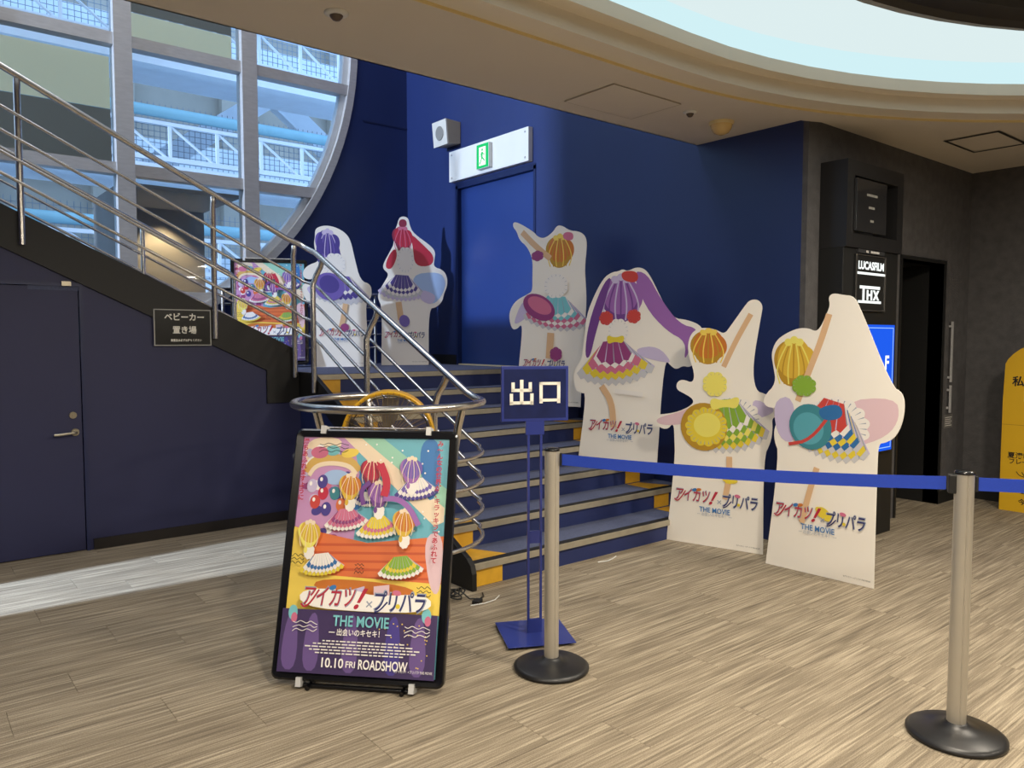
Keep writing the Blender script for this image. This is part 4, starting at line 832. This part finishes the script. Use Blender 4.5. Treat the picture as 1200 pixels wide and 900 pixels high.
def belt(label, a, b):
    L_ = math.hypot(b[0] - a[0], b[1] - a[1]); an = math.degrees(math.atan2(b[1] - a[1], b[0] - a[0]))
    t = thing('barrier_belt', label, 'belt', (a[0], a[1], .93), an)
    n = 24; v = []
    for i in range(n + 1):
        x = .040 + (L_ - .040 - .058) * i / n; s_ = -.016 * 4 * (i / n) * (1 - i / n)
        v += [(x, -.0008, -.024 + s_), (x, -.0008, .024 + s_), (x, .0008, .024 + s_), (x, .0008, -.024 + s_)]
    m = MB(); m.add(v, [(i * 4 + j, i * 4 + (j + 1) % 4, (i + 1) * 4 + (j + 1) % 4, (i + 1) * 4 + j) for i in range(n) for j in range(4)] + [(3, 2, 1, 0), tuple(n * 4 + j for j in range(4))])
    m.build('webbing', BELT, t)
    MB().box(.037, .046, -.006, .006, -.027, .027).build('end_clip', MATTE, t)
    return t
belt('blue retractable belt stretched between the two stanchions', LS, RS_)
belt('blue retractable belt leaving the frame to the right', RS_, (4.30, -.15))
stanchion('silver belt stanchion outside the picture to the right', (4.30, -.15, 0), 138)

# ================================================================ sign column by the dark doorway
t = thing('sign_column', 'tall black sign column with lit panels beside the dark doorway', 'sign', (5.44, 2.84, 0))
x0, x1, yf = 5.04, 5.84, 2.653
P_(MB().box(x0 + .0, x1, yf + .008, YD - .001, 0, 2.075), 'body', MATTE, t, bevel=.003)
hd = MB(); hd.box(x0 - .0, x0 + .10, yf - .01, YD - .001, 2.075, 2.66); hd.box(x1 - .07, x1 + .02, yf - .01, YD - .001, 2.075, 2.66); hd.box(x0 + .10, x1 - .07, yf - .01, YD - .001, 2.56, 2.66); hd.box(x0 + .10, x1 - .07, yf - .01, YD - .001, 2.075, 2.17); hd.box(x0 + .1, x1 - .07, YD - .02, YD - .001, 2.17, 2.56)
hh = P_(hd, 'head_frame', pm('frame_charcoal', '201f20', .45), t)
pq = P_(MB().box(5.13, 5.56, yf - .03, yf - .012, 2.185, 2.54), 'plaque', pm('plaque_glass', '29292b', .2, coat=.5), t, bevel=.002)
P_(MB().box(5.17, 5.52, yf - .011, YD - .02, 2.25, 2.48), 'plaque_mount', MATTE, t)
GT = pm('dim_text', 'a8a49c', .5)
for s_, z in (('特別鑑賞室', 2.44), ('入口', 2.36), ('↑', 2.27)):
    pass
dt = MB()
for (xa, xb, z) in ((5.27, 5.42, 2.44), (5.30, 5.38, 2.355), (5.325, 5.365, 2.265)):
    x = xa
    while x < xb: dt.box(x, x + .012, yf - .0315, yf - .0298, z - .008, z + .008); x += .017
P_(dt, 'plaque_marks', GT, t, kind='stuff')
ts = P_(MB().box(5.185, 5.615, yf - .008, yf + .008, 1.645, 2.035), 'lit_sign', MATTE, t)
ef = emit_mat('sign_white_lit', 'eef4f0', 1.15)
fm = MB(); fm.box(5.185, 5.195, yf - .014, yf - .008, 1.645, 2.035); fm.box(5.605, 5.615, yf - .014, yf - .008, 1.645, 2.035); fm.box(5.195, 5.605, yf - .014, yf - .008, 2.027, 2.035); fm.box(5.195, 5.605, yf - .014, yf - .008, 1.645, 1.652)
P_(fm, 'sign_edge', STEEL, t)
ln = MB(); ln.box(5.20, 5.60, yf - .0105, yf - .0085, 1.898, 1.914); ln.box(5.245, 5.535, yf - .0105, yf - .0085, 1.800, 1.820); ln.box(5.225, 5.555, yf - .0105, yf - .0085, 1.700, 1.717)
P_(ln, 'sign_lines', ef, ts, kind='stuff')
def wtext(body, size, mat, parent, loc, **kw):
    o = text(body, size, mat, parent, loc, **kw)
    o.matrix_parent_inverse = parent_mat(parent).inverted(); return o
wtext('LUCASFILM', .075, ef, ts, (5.40, yf - .0105, 1.958), bold=.003, fit=.37)
# THX strokes: the T's bar is the long upper rule
thx = MB(); b_ = lambda xa, xb, za, zb: thx.box(xa, xb, yf - .0108, yf - .0086, za, zb)
b_(5.285, 5.310, 1.717, 1.80); b_(5.345, 5.366, 1.722, 1.792); b_(5.402, 5.423, 1.722, 1.792); b_(5.366, 5.402, 1.75, 1.765)
thx.prism([(5.435, 1.722), (5.46, 1.722), (5.525, 1.792), (5.50, 1.792)], yf - .0108, yf - .0086); thx.prism([(5.50, 1.722), (5.525, 1.722), (5.46, 1.792), (5.435, 1.792)], yf - .0108, yf - .0086)
P_(thx, 'sign_letters', ef, ts)
sp = P_(MB().box(5.22, 5.60, yf - .006, yf + .008, 2.045, 2.072), 'name_strip', pm('strip_dark', '39393b', .4), t)
sm = MB()
for i in range(9): sm.box(5.33 + .018 * i + .03 * (i > 1), 5.342 + .018 * i + .03 * (i > 1), yf - .0075, yf - .006, 2.051, 2.066)
P_(sm, 'strip_marks', pmat('offwhite'), sp, kind='stuff')
bl = P_(MB().box(5.30, 5.775, yf - .014, yf + .008, .62, 1.56), 'blue_screen', MATTE, t)
P_(MB().box(5.31, 5.765, yf - .017, yf - .0142, .63, 1.55), 'screen_face', emit_mat('screen_blue', '1f58e0', .95), bl)
lb = emit_mat('screen_line', '9ec4ff', 1.0); m = MB()
for (a, b, c_, d_) in ((5.328, 5.333, .65, 1.53), (5.742, 5.747, .65, 1.53), (5.328, 5.747, .65, .655), (5.328, 5.747, 1.525, 1.53)): m.box(a, b, yf - .0185, yf - .0172, c_, d_)
P_(m, 'screen_border', lb, bl)
wtext('F', .14, ef, bl, (5.655, yf - .0186, 1.27), bold=.004)

# door rails and notice on dark wall
h_ = thing('door_pull', 'slim silver vertical pull handles on charcoal wall beside the doorway', 'handle', (7.24, YD, .8))
for (za, zb) in ((1.07, 1.60), (.80, 1.04)):
    P_(MB().box(7.230, 7.250, YD - .035, YD - .022, za, zb), 'bar', SATIN, h_); P_(MB().box(7.236, 7.244, YD - .022, YD + .0, za + .03, za + .05).box(7.236, 7.244, YD - .022, YD + .0, zb - .05, zb - .03), 'mount', SATIN, h_)
nb = MB().box(-.09, .09, -.003, 0, 0, .12).build('notice_plate', pm('notice_grey', '6a6764', .5), loc=(7.28, YD, .66)); tag(nb, 'small grey notice plate under the silver pull handles', 'notice')
mk = MB()
for i in range(5): mk.box(-.07, .07 - .02 * (i % 2), -.004, -.003, .02 + .018 * i, .025 + .018 * i)
mk.build('notice_lines', pmat('offwhite'), nb, kind='stuff')

# yellow arched stand at far right
t = thing('yellow_arched_panel', 'yellow arch-topped cardboard panel with black handwriting at right edge', 'standee', (7.30, 2.02, 0), -90)
pts = [(-.40, 0), (-.40, 1.22), (-.36, 1.30), (-.26, 1.385), (-.1, 1.44), (0, 1.45), (.1, 1.44), (.26, 1.385), (.36, 1.30), (.40, 1.22), (.40, 0)]
bo = MB().prism(chaikin(pts, 1, False), 0, .012).build('board', pm('panel_yellow', 'd8ab1c', .5, var=.03), t)
MB().box(-.40, .40, -.001, 0, .728, .732).build('fold_line', pm('fold', 'a9821a', .6), bo)
MB().prism([(.012, 0), (.012, .9), (.02, .9), (.25, 0)], -.15, .15, 'x').build('support_foot', pm('cardboard', 'b79a70', .8), t)
K = pmat('black')
text('私たち', .09, K, bo, (-.20, -.0015, 1.09), bold=.002); MB().box(-.245, .25, -.002, -.0005, .93, 1.02).build('label_patch', pmat('lemon'), bo)
text('夏満喫法', .055, K, bo, (-.235, -.0015, .47), bold=.001, fit=.23); text('フレーン', .05, K, bo, (-.24, -.0015, .42), bold=.001, fit=.19)
text('今日から', .055, K, bo, (-.15, -.0015, .085), bold=.001)
a = Art(-.001); a.rib([(-.28, .34), (-.26, .31), (-.22, .30)], .006, 'black'); a.rib([(-.24, .34), (-.21, .29), (-.18, .33), (-.21, .36)], .006, 'black'); a.ell(-.1, .2, .17, .05, 4, 'black'); a.ell(-.1, .2, .16, .042, 4, 'greyblue'); a.ell(-.13, .235, .08, .03, 8, 'arch')
a.rib([(-.3, .17), (-.2, .2), (-.08, .17), (.1, .19)], .007, 'black'); a.done(bo, 'line_drawing')

# ================================================================ wall pieces
t = thing('exit_header_panel', 'white metal panel above blue landing door carrying a green exit light', 'panel', (XB, 6.38, 3.155), -90)
MB().box(-.67, .67, -.055, 0, 0, .325).build('panel', pm('panel_white', 'e6e6e2', .45, var=.02), t, bevel=.003)
for x in (-.62, .62):
    for z in (.04, .285): MB().lathe([(0, 0), (.012, 0), (.009, .005), (0, .006)], 12).build('screw', SATIN, t, loc=(x, -.055, z), rot=(R(90), 0, 0))
ex = thing('exit_light', 'green illuminated running-man exit sign box on the white panel', 'sign', (XB - .056, 6.38, 3.19), -90)
bx_ = MB().box(-.105, .105, -.045, 0, 0, .25).build('housing', WPLAST, ex, bevel=.003)
GE = emit_mat('exit_green', '1fb86a', 1.1); WE = emit_mat('exit_white', 'eafff2', 1.2)
MB().box(-.1, .1, -.047, -.0452, .005, .245).build('lit_face', GE, bx_)
MB().box(-.055, .055, -.049, -.0472, .03, .215).build('lit_doorway', WE, bx_)
a = MB(); 
def lrib(pts, w_): 
    v = Art(-.0495); v.rib(pts, w_, 'green'); b = len(a.v); a.v += v.mb.v; a.f += [tuple(b + i for i in f) for f in v.mb.f]; a.m += [0] * len(v.mb.f); a.sm += [False] * len(v.mb.f)
lrib([(.0, .165), (-.006, .13), (-.004, .105)], .026); lrib([(-.004, .11), (.022, .09), (.04, .07)], .014); lrib([(-.004, .11), (-.02, .08), (-.045, .045)], .014); lrib([(0, .16), (.028, .135), (.045, .14)], .009); lrib([(0, .16), (-.03, .14), (-.04, .115)], .009)
lrib([(-.012, .186), (.012, .186)], .022)
a.build('running_figure', GE, bx_)
t = thing('wall_speaker', 'beige box loudspeaker mounted on navy wall left of exit panel', 'speaker', (XB, 7.04, 3.66), -90)
bd = MB(); bd.prism([(-.0, -.105), (-.0, .125), (-.19, .135), (-.165, -.125)], -.13, .13, 'x')
bd.build('cabinet', pm('speaker_beige', 'a8a090', .5), t, bevel=.004)
m = MB(); m.prism([(-.155, -.12), (-.1785, .13), (-.195, .13), (-.172, -.13)], -.132, .132, 'x'); m.build('front_face', pm('speaker_face', 'd3d0c8', .45), t)
m = MB(); disc_y(m, 0, 0, 0, .075, .004, 28); gr = m.build('grille', pm('speaker_grille', '86847f', .6), t, loc=(0, -.187, .0), rot=(R(5), 0, 0))

t = thing('stroller_sign', 'small black sign with white lettering on black stringer above the low door', 'sign', (1.660, YS - .025, 1.40))
MB().box(-.198, .198, -.006, 0, 0, .262).build('sign_border', pm('border_grey', 'b9b7b2', .5), t)
MB().box(-.191, .191, -.008, -.0055, .007, .255).build('sign_face', pm('sign_black', '1a1a18', .25, var=.3, scale=8, coat=.4), t)
text('ベビーカー', .058, LW, t, (.01, -.0088, .203), bold=.0016, fit=.275); text('置き場', .058, LW, t, (.01, -.0088, .110), bold=.0014, fit=.165)
text('貴重品は必ずお持ちください', .020, LW, t, (.02, -.0088, .038), bold=.0004, fit=.215)

# ================================================================ ceiling fittings
def detector(label, x, y, r=.055):
    t = thing('ceiling_sensor', label, 'sensor', (x, y, CEIL))
    MB().lathe([(r, 0), (r, -.006), (r * .7, -.014), (r * .55, -.014)], 28).build('ring', WPLAST, t)
    MB().lathe([(r * .6, -.008), (r * .5, -.022), (r * .3, -.034), (0, -.038)], 24).build('lens', pm('sensor_dark', '5a4c40', .3), t)
detector('round recessed ceiling sensor at top centre-left', 1.641, 3.30)
detector('small round ceiling sensor right of the square access hatch', 4.132, 3.25, .045)
t = thing('emergency_light', 'amber dome emergency light on ceiling near the navy corner', 'light fitting', (4.50, 3.27, CEIL))
MB().lathe([(.085, 0), (.085, -.012), (.075, -.02)], 32).build('base_ring', COVEY, t)
MB().lathe([(.075, -.018), (.068, -.045), (.05, -.072), (.02, -.085), (0, -.086)], 32).build('dome', pm('dome_amber', 'e3c27e', .25, coat=.4), t)
def hatch(name, label, pts, mat, wd_, fill):
    t = tag(bpy.data.objects.new(name, None), label, 'hatch' if 'hatch' in name else 'vent'); C.objects.link(t); cx = sum(p[0] for p in pts) / 4; cy = sum(p[1] for p in pts) / 4; t.location = (cx, cy, CEIL)
    q = [(p[0] - cx, p[1] - cy) for p in pts]
    MB().prism([(x * .98, y * .98) for x, y in q], -.004, -.0005, 'z').build('panel', fill, t)
    v = [(x, y, -.0055) for x, y in q]; s_ = 1 - wd_; v += [(x * s_, y * s_, -.0068) for x, y in q]
    MB().add(v, [(i, (i + 1) % 4, 4 + (i + 1) % 4, 4 + i) for i in range(4)]).build('frame', mat, t)
hatch('access_hatch', 'square cream ceiling access hatch over the stairs', [(3.33, 3.17), (3.95, 3.17), (3.95, 3.60), (3.33, 3.60)], pm('hatch_edge', 'a89a82', .6), .03, CREAM)
hatch('ceiling_vent', 'square framed ceiling panel near the far right corner', [(6.20, 2.52), (6.20, 2.14), (6.78, 2.14), (6.78, 2.52)], pm('vent_edge', '241f1b', .5), .12, CREAM)

# ================================================================ power cord on floor
t = thing('power_cord', 'tangled black power cord and plug on floor between poster and stairs', 'cord', (2.40, 3.42, 0))
m = MB(); pts = []
for i in range(60):
    a = i * .42; r_ = .05 + .03 * math.sin(i * .7); pts.append((r_ * math.cos(a) - .02, .05 + r_ * math.sin(a) * .8, .008 + .012 * (1 + math.sin(i * .9)) + .0006 * i))
pts += [(.05, -.02, .01), (.10, -.05, .008), (.14, -.03, .008), (.17, .02, .008)]
m.tube(pts, .004, 6); m.build('cable', MATTE, t)
MB().box(-.02, .04, -.12, -.08, 0, .02).build('plug', MATTE, t, rot=(0, 0, R(30)), bevel=.003)
m = MB(); m.tube([(0, -.10, .005), (.08, -.12, .005), (.16, -.11, .005), (.22, -.07, .005)], .003, 6); m.build('white_cable', WPLAST, t)
pz = MB().tube([(-.10, .02, .004), (-.03, 0, .004), (.02, .012, .004), (.09, .04, .004)], .004, 6).build('cable_scrap', WPLAST, loc=(3.62, 3.44, 0)); tag(pz, 'short white cable scrap on floor at the foot of the first step', 'cord')

# ================================================================ outside the round window
t = nbg = thing('neighbour_building', 'pale concrete building with diagonal braces across from the round window', 'building', (3, 16, -4))
st('ground', MB().box(-10, 16, YW + .3, 17, -4.1, -4), CONC, 'paved ground outside below the window')
P_(MB().box(-8, 14, 15, 16, -4, 14), 'facade', CONC, t)
for i in range(5): P_(MB().box(-8, 14, 14.6, 15, .4 + 2.0 * i, .95 + 2.0 * i), 'floor_band', WSTEEL, t)
for i in range(9): P_(MB().box(-6 + 2.2 * i, -5.3 + 2.2 * i, 14.8, 15.0, -4, 12), 'column', CONC, t)
for lv in range(4):
    zb = .8 + 1.5 * lv - .0
    z0 = zb + .04 + .0
    t = thing('truss_walkway', ['lowest', 'second lowest', 'second highest', 'topmost'][lv] + ' white steel truss walkway seen outside the round window', 'walkway', (3, 11, z0), group=None)
    zt, zc = 2.95 + 1.5 * (lv - 1), 2.34 + 1.5 * (lv - 1)
    P_(MB().tube([(-4, 11, zt), (9, 11, zt)], .075, 12), 'top_pipe', TEAL, t)
    P_(MB().box(-4, 9, 10.97, 11.03, zt - .17, zt - .12), 'upper_chord', WSTEEL, t)
    P_(MB().box(-4, 9, 10.96, 11.04, zc - .03, zc + .03), 'lower_chord', WSTEEL, t)
    P_(MB().box(-4, 9, 10.95, 11.9, zc - .30, zc - .08), 'floor_beam', WSTEEL, t)
    for i in range(20):
        x = -3.8 + .62 * i
        P_(MB().box(x - .02, x + .02, 10.98, 11.02, zc, zt - .15), 'upright', WSTEEL, t)
        P_(MB().tube([(x, 11, zt - .16), (x + .6, 11, zc)], .018, 6), 'diagonal', WSTEEL, t)
    gm = MB()
    for i in range(165): gm.box(-4 + .08 * i, -3.992 + .08 * i, 11.85, 11.858, zc, zt + .35)
    for j in range(12): gm.box(-4, 9, 11.85, 11.856, zc + .08 * j, zc + .008 + .08 * j)
    P_(gm, 'mesh_infill', MESHG, t, kind='stuff')
for (xa, za, xb, zb) in ((2.6, 3.6, 5.0, 5.4), (5.0, 5.4, 7.4, 3.6), (4.2, 1.6, 6.2, 3.6)):
    d = Vector((xb - xa, 0, zb - za)).normalized() * .16; n_ = Vector((-d.z, 0, d.x))
    P_(MB().prism([(xa + n_.x, za + n_.z), (xb + n_.x, zb + n_.z), (xb - n_.x, zb - n_.z), (xa - n_.x, za - n_.z)], 12.3, 12.5), 'diagonal_brace', WSTEEL, nbg)
t = thing('fabric_blind', 'two-tone beige and grey translucent blinds just outside the upper left panes', 'blind', (1.2, 8.5, 3.1))
P_(MB().box(-0.544, 1.928, 9.2, 9.202, 3.900, 4.445), 'beige_panel', BLIND, t); P_(MB().box(-0.544, 1.928, 9.2, 9.202, 3.247, 3.895), 'grey_panel', BLINDG, t)
P_(MB().box(1.982, 3.234, 9.2, 9.202, 4.575, 4.967), 'beige_panel', BLIND, t); P_(MB().box(1.982, 3.234, 9.2, 9.202, 4.973, 5.261), 'grey_panel', BLINDG, t)
t = thing('lit_alcove', 'grey ceilinged alcove with warm downlight outside the lower middle pane', 'alcove', (2.4, 9.5, 1.0))
P_(MB().box(1.83, 3.0, 9.6, 9.7, -4.0, 3.0), 'rear_wall', GREYX, t); P_(MB().box(1.83, 3.0, 8.4, 9.7, 2.96, 3.0), 'soffit', GREYX, t); P_(MB().box(1.83, 1.87, 8.4, 9.6, -4.0, 2.96), 'side_wall', GREYX, t)
P_(MB().box(1.87, 3.0, 9.2, 9.6, 1.9, 1.95), 'shelf', BEIGEX, t)
light('alcove_downlight', 'SPOT', (2.5, 9.35, 2.9), 60, (1, .72, .36), (2.5, 9.5, 1.8), shadow_soft_size=.03, spot_size=R(100), spot_blend=.6)
